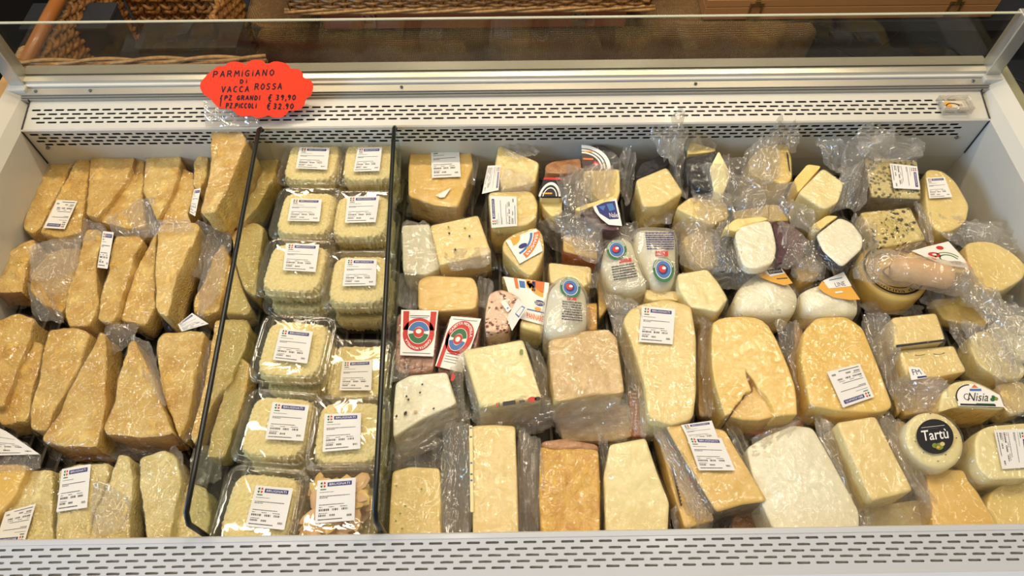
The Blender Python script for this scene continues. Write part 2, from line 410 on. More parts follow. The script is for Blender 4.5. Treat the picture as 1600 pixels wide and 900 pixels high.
def slab_cut(name, poly, bot, mat, parent, r=.002):
    """a block with an inward notch: plain face, sides, bevelled edges"""
    W = [Vector(p) for p in poly]; n = len(W); V = W + [Vector((p.x, p.y, bot)) for p in W]
    o = mesh(name, V, [tuple(range(n)), tuple(range(n, 2*n))[::-1]] + [(i, n+i, n+(i+1)%n, (i+1)%n) for i in range(n)], M[mat], parent, smooth=False)
    bm = bmesh.new(); bm.from_mesh(o.data); bmesh.ops.recalc_face_normals(bm, faces=bm.faces); bm.to_mesh(o.data); bm.free()
    b = o.modifiers.new('bevel', 'BEVEL'); b.width = r; b.segments = 3; b.limit_method = 'ANGLE'; return o
# ------------------------------------------------------------ the room
fl = MB()
floor_m = plain('floor_grout', '#3b3128', .8)
tile_m = [plain('terracotta', '#a5603a', .5, var=.15, vscale=6), plain('terracotta_dark', '#94532f', .5, var=.15, vscale=6)]
slate_m = plain('slate_tile', '#33363e', .5, var=.15)
floor = box('floor', -3.4, -2.4, -.05, 3.6, 4.4, -.006, floor_m); tag(floor, kind='structure')
tb = MB(); tb.box(-.139, -.139, -.012, .139, .139, .0)
t0 = None; ang = math.radians(45)
for i in range(-11, 12):
    for j in range(-11, 12):
        x = .3 + (i - j) * .2036; y = 2.05 + (i + j) * .2036
        if not (-2.0 < x < 2.5 and .95 < y < 3.0): continue
        if t0 is None:
            t0 = tb.build('floor_tile', tile_m[0], floor, bevel=.002); o = t0
            t1 = t0.data.copy(); t1.materials.clear(); t1.materials.append(slate_m)
            t2 = t0.data.copy(); t2.materials.clear(); t2.materials.append(tile_m[1])
        else: o = t0.copy(); COL.objects.link(o)
        o.data = t1 if (x > 1.15 or x < -1.1) else (t2 if (i * 7 + j * 3) % 3 == 0 else t0.data)
        o.location = (x, y, 0); o.rotation_euler = (0, 0, ang)
wall = box('wall_back', -3.4, 4.4, -.05, 3.6, 4.5, 3.2, plain('wall_plaster', '#4a4238', .8)); tag(wall, kind='structure')

# ------------------------------------------------------------ display case
XL, XR = -.787, .800
YF, YB = .21, .850
case = empty('display_case', (0, .55, 0), 'long white chilled display case full of packed cheeses', 'display case')
box('base_cabinet', -.86, .14, .10, .875, .97, .66, case_m, case, .004)
box('plinth', -.80, .18, 0, .82, .92, .10, dark_m, case)
box('inner_tub', XL, .19, .67, XR, .87, .70, dark_m, case)
dk = box('deck_plate', XL, .20, .705, XR, .86, .731, deck_m, case)
rb = None
for i in range(66):
    x = XL + .012 + i * .0239
    if rb is None: rb = box('deck_rib', -.002, .21, 0, .002, .85, .0085, deck_rib_m, case); rb.location = (x, -.55, .7312); continue
    o = rb.copy(); COL.objects.link(o); o.location = (x, -.55, .7312)
rb.data.transform(Matrix.Translation((0, .55, 0)))
def slot_panel(name, x0, x1, A, B, rows, pitch, sl, sh, mat, parent, backing, thick=.0005, jit=0):
    """sheet from line A(y,z) to line B(y,z) with staggered rounded slots cut through; rows = centres 0..1"""
    A = Vector(A); B = Vector(B); L = (B - A).length; V = []; Fa = []
    def P(x, s):
        q = A.lerp(B, s / L); return (x, q.x, q.y)
    def quad(a, b, c, d, s0=None):
        k = len(V); V.extend([a, b, c, d]); Fa.append((k, k+1, k+2, k+3))
    edges = []
    half = pitch and max(.0032, sh * .5 + .0012)
    cur = 0.0
    for ri, rc in enumerate(rows):
        s0, s1 = rc * L - half, rc * L + half; sc = rc * L
        quad(P(x0, cur), P(x1, cur), P(x1, s0), P(x0, s0)); cur = s1
        off = (0, .5, .12, .62, .3)[ri % 5] * pitch
        n = int((x1 - x0 - pitch * 1.2 - .012) / pitch); xs = x0 + .006 + off
        quad(P(x0, s0), P(xs, s0), P(xs, s1), P(x0, s1)); xe = xs + n * pitch
        quad(P(xe, s0), P(x1, s0), P(x1, s1), P(xe, s1))
        for i in range(n):
            a = xs + i * pitch; b = a + pitch; h0 = a + (pitch - sl) / 2; h1 = h0 + sl; h = sh / 2; t = h * .8
            k = len(V)
            V.extend([P(a, s0), P(b, s0), P(b, s1), P(a, s1), P(h0, sc), P(h0+t, sc-h), P(h1-t, sc-h), P(h1, sc), P(h1-t, sc+h), P(h0+t, sc+h)])
            for f in ((0,1,6,5), (0,5,4), (0,4,3), (4,9,3), (9,8,2,3), (8,7,2), (7,1,2), (7,6,1)): Fa.append(tuple(k + q for q in f))
    quad(P(x0, cur), P(x1, cur), P(x1, L), P(x0, L))
    o = mesh(name, V, Fa, mat, parent, smooth=False)
    bm = bmesh.new(); bm.from_mesh(o.data); bmesh.ops.remove_doubles(bm, verts=bm.verts, dist=.00001); bm.to_mesh(o.data); bm.free()
    m = o.modifiers.new('thickness', 'SOLIDIFY'); m.thickness = thick; m.offset = 0
    nv = Vector((0, (B - A).y, -(B - A).x)).normalized() * .006
    if nv.z > 0 or (abs(nv.z) < .002 and nv.y < 0): nv = -nv
    mesh(name + '_backing', [(x0, A.x + nv.y, A.y + nv.z), (x1, A.x + nv.y, A.y + nv.z), (x1, B.x + nv.y, B.y + nv.z), (x0, B.x + nv.y, B.y + nv.z)], [(0, 1, 2, 3)], backing, parent, smooth=False)
    return o
slot_panel('upper_air_grille', XL, XR, (.905, .888), (.851, .8765), (.30, .445, .59, .735), .0192, .0152, .0033, case_m, case, dark_m)
slot_panel('lower_air_grille', XL, XR, (.850, .876), (.852, .790), (.10, .19, .28, .37), .0192, .0152, .0042, case_m, case, dark_m)
b = MB(); b.prof([(.8505, .879), (.8485, .877), (.8485, .875), (.8505, .8745)], XL, XR); b.build('grille_fold', case_m, case)
b = MB(); b.prof([(.852, .790), (.856, .740), (.866, .730), (.87, .79)], XL, XR); b.build('rear_lining', case_m, case)
# rear rail with grooves, bright edge and glass channel
b = MB()
b.prof([(.905, .886), (.905, .8925), (.9072, .8925), (.9072, .8905), (.9090, .8905), (.9090, .8945), (.9110, .8945), (.9110, .8920), (.9125, .8920), (.9125, .8965),
        (.926, .9005), (.926, .9030), (.9285, .9035), (.9285, .880)], XL - .012, XR + .012)
b.build('rear_rail', rail_m, case)
b = MB(); b.prof([(.9250, .9010), (.9250, .9042), (.9300, .9052), (.9300, .9010)], XL - .012, XR + .012); b.build('rail_edge', plain('bright_edge', '#e3dfd2', .3), case)
b = MB(); b.prof([(.930, .89), (.930, .9100), (.938, .9125), (.9405, .9125), (.9405, .89)], XL - .012, XR + .012); b.build('glass_channel', alu, case)
b = MB(); b.prof([(.9445, .89), (.9445, .9125), (.966, .912), (.97, .905), (.97, .64), (.955, .64), (.955, .885)], XL - .012, XR + .012); b.build('rear_cap', alu, case)
for x in (-.775, -.685, -.17, .32, .785):
    s = MB(); s.tube([(x, .9185, .8975), (x, .9188, .9004)], .0026, 12); s.build('rail_screw', steel, case)
for x, z in ((.765, .838), (-.765, .838)):
    s = MB(); s.tube([(x, .8535, z), (x, .8475, z)], .0038, 12, r1=.0028); s.build('panel_screw', steel, case)
gp = box('glass_screen', XL - .012, .9405, .90, XR + .012, .9445, 1.0125, glass_m, case)
e = box('glass_top_edge', XL - .012, .9403, 1.0120, XR + .012, .9447, 1.0135, plain('glass_edge', '#b9b8a0', .25), case)
for s, x in ((-1, XL - .006), (1, XR + .006)):
    b = MB(); x0, x1 = sorted((x, x + s * .024))
    b.box(x0, .926, .855, x1, .952, 1.014); b.build('screen_post', alu, case, bevel=.0015)
    b = MB(); x0, x1 = sorted((x - s * .004, x + s * .026)); b.box(x0, .915, .86, x1, .955, .905); b.build('post_bracket', case_m, case, bevel=.002)
    s1 = MB(); xx = x + s * .012; s1.tube([(xx, .914, .885), (xx, .9155, .885)], .002, 10); s1.build('bracket_screw', steel, case)
# side walls: inner skin, sloped shoulder, rim, outer trim
def side(s, X):
    b = MB(); P = [(0, .66), (0, .876), (.012, .893), (.034, .905), (.036, .660)]
    n = len(P); v = [(X + s * a, .13, z) for a, z in P] + [(X + s * a, .955, z) for a, z in P]
    b.add(v, [(i, (i+1) % n, n + (i+1) % n, n + i) for i in range(n)] + [tuple(range(n)), tuple(range(n, 2*n))[::-1]])
    o = b.build('side_panel', case_m, case)
    x0, x1 = sorted((X + s * .036, X + s * .058))
    box('side_trim', x0, .13, .66, x1, .965, .900, wood_l if s < 0 else trim_m, case, .004)
side(-1, XL); side(1, XR)
for X, s in ((XL, 1), (XR, -1)):        # dark seam where the rear panel meets the side
    b = MB(); x = X + s * .0012
    b.tube([(x, .905, .8935), (x, .904, .889), (x, .851, .8785), (x, .849, .876), (x, .850, .80)], .0011, 6); b.build('panel_seam', seal_m, case)
# front lip
lip_m = plain('front_enamel', '#c6c8c9', .35, var=.02, coat=.2)
b = MB(); b.prof([(.2115, .72), (.2115, .8405), (.2095, .8425), (.2035, .8425), (.2035, .8385), (.206, .8385), (.2075, .72)], XL - .05, XR + .05); b.build('front_lip', lip_m, case, bevel=.0008)
slot_panel('front_air_grille', XL - .05, XR + .05, (.2035, .8415), (.158, .8385), (.10, .26, .41, .56, .71), .0222, .0160, .0027, lip_m, case, grille_b)
b = MB(); b.prof([(.158, .8400), (.130, .8390), (.105, .825), (.100, .60), (.14, .60), (.158, .82)], XL - .05, XR + .05); b.build('front_bumper', plain('bumper_white', '#cfd6e2', .3, coat=.3), case)
# thermometer in its clear box
th = empty('thermometer', (.737, .872, .886), 'small boxed thermometer clipped on the rear air grille at its right end', 'thermometer')
b = MB(); b.box(.722, .862, .8835, .765, .884, .8885); o = b.build('dial_housing', plain('thermo_body', '#b9b0a0', .4), th, bevel=.001)
b = MB(); b.box(.726, .8655, .8885, .757, .8805, .8900); b.build('scale_card', plain('thermo_card', '#cfc7b0', .6), th)
decal('scale_print', [(.7265, .8800, .8902), (.7565, .8800, .8902), (.7565, .8660, .8902), (.7265, .8660, .8902)],
      [Rc(0, .1, .35, .9, gold_p, 1), Ar(.38, .05, .34, .42, 20, 165, brownp, 2, 1.6), Rc(.0, .05, .3, .14, orange_p, 2)] + [Rc(.68 + .07*i, .1, .70 + .07*i, .55, ink, 2) for i in range(4)], th)
b = MB(); b.box(.719, .859, .8835, .7215, .887, .896); b.box(.7655, .859, .8835, .768, .887, .896); b.box(.719, .857, .8835, .768, .8595, .896); b.box(.719, .8865, .8835, .768, .889, .896); b.build('clear_cover', M['film_milky'], th)

# glass dividers
def divider(ub, vb, uf, vf, label, zt=.889):
    a = at(ub, vb, zt); c = at(uf, vf, zt); a.y = min(a.y, .846); c.y = max(c.y, .2165); d = (c - a)
    root = empty('glass_divider', ((a + c) / 2 - Vector((0, 0, zt - DECK))), label, 'divider', 'glass dividers across the display case')
    n = Vector((d.y, -d.x, 0)).normalized() * .0022; zb = DECK + .0005
    def P(s, z, off): q = a + d * s; return Vector((q.x, q.y, z)) + n * off
    outline = [(0.0, zb), (1.0, zb), (1.0, zt - .012), (.985, zt - .001), (.02, zt - .001), (0.0, zt - .014)]
    V = [P(s, z, 1) for s, z in outline] + [P(s, z, -1) for s, z in outline]; k = len(outline)
    mesh('glass_pane', V, [tuple(range(k)), tuple(range(k, 2*k))[::-1]] + [(i, (i+1) % k, k + (i+1) % k, k + i) for i in range(k)], glass_d, root, smooth=False)
    path = [P(0, zt - .014, 0), P(.006, zt - .006, 0), P(.02, zt, 0)] + [P(.02 + .965 * i / 12, zt, 0) for i in range(1, 13)] + [P(1, zt - .012, 0), P(1, zb + .02, 0)]
    b = MB(); b.tube(path, .0034, 8); b.build('edge_trim', rubber, root, smooth=True)
divider(407, 190, 285, 830, 'left glass divider with black edge beside the hard cheese wedges')
divider(617, 184, 583, 836, 'right glass divider with black edge beside the tubs of grated cheese')

# ------------------------------------------------------------ behind the case
burlap = cheese('burlap', '#b08a58', '#cfa974', 20, .5, 300, coat=0, rough=.9, sss=0)
def weave_mat(m):
    nt = m.node_tree; p = nt.nodes['Principled BSDF']; tc = coords(nt)
    wv = []
    for d in ('X', 'Z'):
        w_ = N(nt, 'ShaderNodeTexWave', wave_type='BANDS', bands_direction=d, Scale=58.0, Distortion=2.6, Detail=2.0); w_.inputs['Detail Scale'].default_value = 1.2
        nt.links.new(tc, w_.inputs['Vector']); wv.append(w_)
    mm = N(nt, 'ShaderNodeMath', operation='MULTIPLY'); nt.links.new(wv[0].outputs['Fac'], mm.inputs[0]); nt.links.new(wv[1].outputs['Fac'], mm.inputs[1])
    b = N(nt, 'ShaderNodeBump', Strength=1.0, Distance=.004); nt.links.new(mm.outputs[0], b.inputs['Height']); nt.links.new(b.outputs['Normal'], p.inputs['Normal'])
    old = p.inputs['Base Color'].links[0].from_socket; mx = N(nt, 'ShaderNodeMix', data_type='RGBA')
    nt.links.new(mm.outputs[0], mx.inputs['Factor']); mx.inputs['A'].default_value = srgb('#6e5230'); nt.links.new(old, mx.inputs['B']); nt.links.new(mx.outputs['Result'], p.inputs['Base Color'])
weave_mat(burlap)
pf = empty('low_platform', (.4, 2.4, 0), 'low dark platform behind the case under the sackcloth', 'platform')
box('platform_top', -.84, 2.03, .15, 1.85, 2.95, .19, plain('platform_dark', '#2b2c33', .6), pf)
for x in (-.8, .1, 1.0, 1.75):
    for y in (2.08, 2.85): box('leg', x, y, 0, x + .05, y + .05, .15, dark_m, pf)
# sackcloth: top sheet and hanging skirt in one mesh
V = []; Fa = []; nx, ny = 110, 26; X0, X1 = -.87, 1.10
for j in range(ny + 1):
    for i in range(nx + 1):
        s = i / nx; x = X0 + (X1 - X0) * s; q = j / ny
        if q < .4: y = 2.95 - (2.95 - 2.03) * q / .4; z = .193 + .004 * math.sin(x * 9 + y * 7)
        else:
            h = (q - .4) / .6; end = .02 + .05 * abs(math.sin(x * 2.7 + .4)) * (1 if x > .6 else .35)
            y = 2.028 - .028 * min(1, h * 4) - .022 * h * math.sin(x * 11 + 1.3 * math.sin(x * 5)) - .012 * h * math.sin(x * 31); z = .193 + (end - .193) * h
            rr_ = min(s, 1 - s) * (X1 - X0)
            if rr_ < .10: y += (1 - math.sqrt(max(0, 1 - (1 - rr_ / .10) ** 2))) * .10
        V.append((x, y, z))
for j in range(ny):
    for i in range(nx): a = j * (nx + 1) + i; Fa.append((a, a + nx + 1, a + nx + 2, a + 1))
cl = mesh('sackcloth', V, Fa, burlap, None); tag(cl, 'brown woven sackcloth draped over the low platform behind the case', 'cloth')
so = cl.modifiers.new('thickness', 'SOLIDIFY'); so.thickness = .003; so.offset = 1
pine = plain('pine_plank', '#b98550', .45, var=.14, vscale=4); redwood = plain('red_wood', '#9c5a34', .45, var=.14, vscale=4)
brass = plain('brass', '#b8985a', .3, metal=.9); nickel = plain('dull_nickel', '#a3977c', .35, metal=.8)
def wine_box(x0, x1, y0, z0, mat, label, latches, lm, h=.075, keep='clasp'):
    r = empty('wooden_box', ((x0 + x1) / 2, y0 + .15, z0), label, 'box', 'wooden boxes on the sackcloth')
    box('box_body', x0, y0, z0, x1, y0 + .30, z0 + h * .62, mat, r, .002)
    box('box_lid', x0, y0, z0 + h * .64, x1, y0 + .30, z0 + h, mat, r, .002)
    for x in latches:
        b = MB(); b.box(x - .020, y0 - .004, z0 + h * .10, x + .020, y0 - .0004, z0 + h * .34)
        b.box(x - .022, y0 - .005, z0 + h * .16, x - .016, y0 - .0004, z0 + h * .80); b.box(x + .016, y0 - .005, z0 + h * .16, x + .022, y0 - .0004, z0 + h * .80)
        b.box(x - .022, y0 - .006, z0 + h * .72, x + .022, y0 - .0004, z0 + h * .88); b.box(x - .008, y0 - .009, z0 + h * .70, x + .008, y0 - .0004, z0 + h * 1.0)
        b.build('latch', lm, r, bevel=.001)
pa = at(508, 42, .2); pb = at(976, 41, .2)
wine_box(pa.x, pb.x, 2.005, .200, redwood, 'reddish wooden box with two dull clasps under a wicker tray', [at(580, 42, .2).x, at(903, 41, .2).x], nickel)
pa = at(1097, 27, .2); pb = at(1547, 25, .2)
wine_box(pa.x, pb.x, 2.035, .200, pine, 'pale pine box with two brass clasps at the top right', [at(1174, 27, .2).x, at(1480, 25, .2).x], brass)
wick = cheese('wicker', '#7d4d22', '#b5803f', 60, .4, 200, coat=.3, rough=.45, sss=0, wrink=.1)
wick2 = cheese('wicker_light', '#a1723a', '#c79a5c', 60, .4, 200, coat=.3, rough=.45, sss=0, wrink=.1)
def weave(pa, pb, z0, z1, rows, stakes, r, parent, name='woven_side', tilt=0.0, amp=.006, out=Vector((0, -1, 0))):
    """willow strands running in and out of stakes between two floor points"""
    pa = Vector(pa); pb = Vector(pb); b = MB(); n = stakes * 4
    for j in range(rows):
        z = z0 + (z1 - z0) * (j + .5) / rows; pts = []
        for i in range(n + 1):
            s = i / n; pts.append(pa.lerp(pb, s) + Vector((0, 0, z + tilt * math.sin(s * stakes * math.pi + j))) + out * (amp * math.cos(s * stakes * math.pi + math.pi * (j % 2))))
        b.tube(pts, r, 5)
    for i in range(stakes + 1):
        p = pa.lerp(pb, i / stakes); b.tube([p + Vector((0, 0, z0)), p + Vector((0, 0, z1))], r * 1.1, 5)
    return b.build(name, wick if parent.get('dark', 0) else wick, parent, smooth=True, kind='stuff')
def rope_rim(pts, r, parent, name='rim', strands=3, mat=None):
    b = MB(); pts = [Vector(p) for p in pts]
    for k in range(strands):
        q = []; m = 60
        for i in range(m + 1):
            s = i / m * (len(pts) - 1); a = min(int(s), len(pts) - 2); p = pts[a].lerp(pts[a + 1], s - a); t = (pts[a+1] - pts[a]).normalized()
            u_ = t.cross(Vector((0, 0, 1))).normalized(); v_ = u_.cross(t); c = i / m * 14 * math.pi / 3 + 2 * math.pi * k / strands
            q.append(p + (u_ * math.cos(c) + v_ * math.sin(c)) * r * .7)
        b.tube(q, r * .62, 6)
    return b.build(name, mat or wick2, parent, smooth=True)
# shallow wicker tray on the reddish box
wt = empty('wicker_tray', (-.1, 2.17, .275), 'shallow wicker tray standing on the reddish wooden box', 'basket')
box('tray_base', -.66, 2.0, .2755, .46, 2.36, .284, wick, wt)
weave((-.68, 1.99, 0), (.47, 1.99, 0), .285, .345, 6, 26, .0065, wt); weave((-.68, 2.36, 0), (.47, 2.36, 0), .285, .345, 6, 26, .0065, wt)
weave((-.68, 1.99, 0), (-.68, 2.36, 0), .285, .345, 6, 8, .0065, wt, out=Vector((1, 0, 0))); weave((.47, 1.99, 0), (.47, 2.36, 0), .285, .345, 6, 8, .0065, wt, out=Vector((1, 0, 0)))
rope_rim([(-.70, 1.985, .284), (.49, 1.985, .284)], .009, wt, 'foot_rim'); rope_rim([(-.70, 1.985, .35), (.49, 1.985, .35), (.49, 2.37, .35), (-.70, 2.37, .35), (-.70, 1.985, .35)], .010, wt)
# big wicker basket at the left with dark boxes in it
bk = empty('wicker_basket', (-1.05, 1.82, 0), 'large wicker basket with a cane frame holding dark boxes, top left', 'basket')
BX0, BX1, BY0, BY1, BZ = -1.315, -.90, 1.575, 2.16, .40
box('basket_base', BX0, BY0, .005, BX1 + .03, BY1, .03, wick, bk)
weave((BX0 + .02, BY0, 0), (BX1, BY0, 0), .03, .38, 22, 12, .008, bk); weave((BX0 + .03, BY1, 0), (BX1, BY1, 0), .03, .40, 24, 13, .0085, bk, tilt=.012, amp=.010)
weave((BX0, BY0, 0), (BX0, BY1, 0), .03, .38, 22, 14, .008, bk, out=Vector((1, 0, 0))); weave((BX1, BY0, 0), (BX1, BY1, 0), .03, .33, 20, 14, .008, bk, out=Vector((1, 0, 0)))
b = MB(); b.tube([(BX0 - .01, BY0 - .02, .40), (BX0, 1.8, .415), (BX0, 2.2, .41)], .019, 12); b.build('cane_pole', plain('cane', '#a8672c', .4, var=.2, vscale=8, coat=.2), bk, smooth=True)
b = MB()
for k in range(5):
    b.tube([(BX0 - .02 + .022 * math.cos(a) , BY0 + .03 + k * .011 + .004 * math.sin(a * 2), .395 + .024 * math.sin(a)) for a in [i * math.pi / 6 for i in range(13)]], .0048, 6)
b.build('binding', wick2, bk, smooth=True)
for k in range(8): rope_rim([(BX0 - .02, BY0 - .012 + .012 * (k % 2), .360 + k * .0095), (BX1 + .25, BY0 + .012 * (k % 2), .357 + k * .0095)], .0085, bk, 'rim', 2, wick2 if k % 2 else wick)
cardb = plain('dark_card', '#33363d', .55, var=.1); cardb2 = plain('brown_card', '#2a221c', .6, var=.1)
def dbox(u0, u1, y, z0, z1, d, mat, label):
    a = atY(u0, 100, y).x; c = atY(u1, 100, y).x
    o = empty('cardboard_box', ((a + c) / 2, y + d / 2, z0), label, 'box', 'dark boxes in the wicker basket')
    box('box_body', a, y, z0, c, y + d, z1 - .012, mat, o, .002); box('box_lid', a - .004, y - .004, z1 - .012, c + .004, y + d + .004, z1, mat, o, .002)
dbox(62, 196, 1.86, .031, .325, .12, cardb, 'larger dark grey box at the left inside the wicker basket')
dbox(226, 378, 1.70, .031, .375, .12, cardb2, 'smaller dark brown box at the right inside the wicker basket')
# black plinths added to keep the left and right corners dark
for x0, x1, lb in ((-2.5, -1.48, 'black plinth added left of the wicker basket to darken the corner'), (1.98, 2.9, 'black plinth added right of the pine box to darken the corner')):
    o = box('dark_corner_plinth', x0, 1.5, 0.0005, x1, 2.95, .5, plain('plinth_black', '#101012', .7), None, .006); tag(o, lb, 'plinth', 'black plinths added to darken the corners')
# ------------------------------------------------------------ packed cheeses
NSEED = [0]
def shape_of(poly, z, dv, du):
    uc = sum(p[0] for p in poly) / len(poly); vc = sum(p[1] for p in poly) / len(poly)
    pf_ = plane_z(z, dv, du, uc, vc)
    return pf_, [at(u, v, pf_(u, v)) for u, v in poly]
def ch(label, poly, z=.80, mat='cream', name='cheese_packet', cat='cheese', group=None, dv=0.0, du=0.0, bot=None, t=None, side=None,
       rind=None, rmat='parmesan_rind', labs=(), prints=(), e=.010, rnd=2, dome=0.0, r=.0024, tn=.0006, sn=.001, extras=(), flaps=(), filmmat=None,
       part='cheese_block', flare=0.0, jag=0.0, nofilm=False, shift=(0, 0)):
    NSEED[0] += 1; sd = NSEED[0]
    pf_, W = shape_of(poly, z, dv, du)
    c = sum(W, Vector()) / len(W)
    zb = DECK + .0105 if bot is None else bot
    if t is not None: zb = min(p.z for p in W) - t
    root = empty(name, (c.x, c.y, zb), label, cat, group)
    o, P = slab(part, W, zb, mat, root, side, rind, rmat, r, flare, tn, sn, rnd, dome, sd, shift=shift, jag=jag)
    if mat in ('black_wax', 'purple_wax', 'cherry_crust'): filmmat = M['film_thin']
    if not nofilm: wrap(P, root, zb, e, filmmat, sd, dome=dome)
    for (nm, pl, zz, th, mt) in extras:
        q = [at(u, v, zz) for u, v in pl] if not callable(zz) else [at(u, v, zz(u, v)) for u, v in pl]
        slab(nm, q, max(DECK + .009, min(p.z for p in q) - th), mt, root, r=.002, rnd=1, seed=sd + 1, seg=.005)
    k = 0
    for L in labs:
        quad = L[0]; lift = L[1] if len(L) > 1 else .0042
        decal('price_label', [at(u, v, pf_(u, v) + lift + dome * .8) for u, v in quad], price_label(sd * 3 + k, *(L[2:3])), root); k += 1
    for (nm, quad, shapes, lift) in prints:
        decal(nm, [at(u, v, pf_(u, v) + lift) for u, v in quad], shapes, root)
    for f in flaps:
        flap(root, f[0], f[1], f[3] if len(f) > 3 else None, f[2] if len(f) > 2 else .005, seed=sd)
    return root
HG = 'hard cheese wedges in clear bags at the left'
def pw(label, poly, z=.80, mat='parmesan', **k):
    k.setdefault('tn', .0018); k.setdefault('sn', .0022); k.setdefault('rnd', 1); k.setdefault('e', .009); k.setdefault('jag', .0018)
    return ch(label, poly, z, mat, 'cheese_wedge', 'cheese', HG, **k)
# --- back row, left
pw('flat hard cheese wedge in the back left corner against the white side wall', [(76,240),(121,242),(117,251),(88,305),(62,356),(50,366),(37,358),(39,343),(59,287)], .795)
pw('narrow hard cheese wedge carrying an upside-down price label, back left corner', [(123,242),(140,240),(137,287),(124,362),(95,372),(62,364),(80,325),(110,268)], .805,
   labs=[([(101,358),(68,356),(89,312),(121,314)],)], flaps=[([(122,340),(165,350),(160,375),(118,380)], .80)])
pw('broad blunt hard cheese wedge with flat top edge, third from the back left corner', [(142,230),(156,225),(199,226),(212,237),(206,262),(194,287),(167,322),(153,340),(135,336),(137,304),(142,251)], .81, rind=[2,3])
pw('slim triangular hard cheese wedge pointing away, between two broad ones in the back row', [(213,240),(226,240),(224,272),(222,308),(227,355),(199,358),(156,345),(178,315),(192,287)], .80)
pw('broad hard cheese wedge narrowing toward the front, fifth in the back row', [(228,240),(245,234),(281,235),(284,251),(274,283),(263,315),(245,344),(231,313),(224,297),(226,269)], .81, rind=[1,2],
   flaps=[([(222,315),(262,320),(245,375),(205,365)], .79)])
pw('hard cheese wedge half hidden beneath the raised one at the end of the back row', [(288,262),(302,270),(302,308),(292,336),(299,350),(252,350),(263,319),(278,287)], .80)
pw('small hard cheese piece squeezed behind the raised wedge of the back row', [(302,255),(309,244),(324,240),(322,283),(313,296),(302,290)], .81, prints=[('price_label', [(303,296),(314,294),(305,338),(296,333)], price_label(4), .004)])
pw('raised hard cheese wedge leaning on the others below the orange price sign', [(331,201),(340,198),(377,205),(386,219),(377,240),(359,287),(336,333),(313,333),(324,287),(329,251)], .862, dv=-.012, t=.055, shift=(.008,0), rind=[1,2])
pw('low hard cheese wedge lying under the raised wedge beside the left divider', [(345,305),(368,290),(372,325),(360,352),(332,352),(338,325)], .79, flaps=[([(355,290),(385,270),(372,330),(345,345)], .81)])
# --- behind the left divider
pw('long hard cheese wedge seen through the left divider, backmost', [(399,223),(413,216),(440,216),(442,230),(428,276),(403,322),(381,347),(364,351),(374,315),(392,251)], .80, 'parmesan_pale')
pw('hard cheese wedge seen through the left divider, second from the back', [(360,362),(396,347),(413,354),(406,393),(399,462),(381,450),(367,408)], .79, 'parmesan_pale')
pw('hard cheese sliver seen through the left divider at its middle', [(352,415),(366,412),(381,457),(394,484),(388,492),(352,490)], .785, 'parmesan_pale')
pw('hard cheese wedge seen through the left divider, square end pointing back', [(337,499),(386,499),(391,509),(381,548),(362,597),(337,621),(303,695),(298,680),(318,607)], .79, 'parmesan_pale', rind=[0])
pw('pale hard cheese wedge with rounded end seen through the left divider', [(372,553),(391,568),(386,607),(367,665),(352,714),(323,714),(333,665),(352,607)], .785, 'parmesan_pale',
   flaps=[([(300,700),(350,690),(345,755),(295,760)], .78, .006, film2)])
# --- second row, left
pw('hard cheese wedge at the left frame edge in the second row', [(-25,410),(0,405),(36,379),(53,372),(57,386),(39,422),(34,457),(0,457),(-30,455)], .79, rind=[6,7])
pw('squat hard cheese block in a loose cloudy bag, second row', [(48,425),(78,395),(100,388),(125,385),(126,402),(120,425),(108,460),(98,488),(70,478),(46,455)], .79, rind=[1,2,3],
   flaps=[([(45,380),(130,372),(125,420),(50,445)], [.80,.795,.80,.81], .007), ([(40,440),(75,450),(105,505),(55,500)], .79)])
pw('club shaped hard cheese piece, narrow at the back and bulging in front', [(135,358),(156,358),(160,376),(149,408),(151,443),(153,482),(139,510),(107,510),(101,486),(107,450),(121,415)], .80)
pw('long straight hard cheese wedge right of the strip price label', [(181,368),(217,368),(224,376),(210,400),(197,440),(185,489),(174,505),(153,500),(157,464),(169,429),(173,393)], .80, labs=[([(161,361),(178,363),(168,420),(152,418)], .006)])
pw('narrow hard cheese wedge pressed against the large pale one, second row', [(245,360),(243,393),(241,429),(243,482),(228,508),(188,500),(199,464),(210,429),(228,393)], .79)
pw('large pale hard cheese wedge with a broad square back, second row', [(249,351),(306,347),(313,354),(302,379),(277,429),(262,495),(245,486),(243,429),(245,379)], .815, 'parmesan_pale',
   flaps=[([(300,345),(350,360),(320,440),(280,420)], [.81,.79,.78,.79], .007), ([(235,345),(300,340),(300,362),(235,365)], .822)])
pw('rounded hard cheese wedge above the tilted price label, second row end', [(348,379),(359,400),(352,436),(341,486),(320,496),(302,489),(302,471),(320,436),(334,400)], .79,
   prints=[('price_label', [(278,507),(300,489),(326,506),(284,518)], price_label(8), .012)])
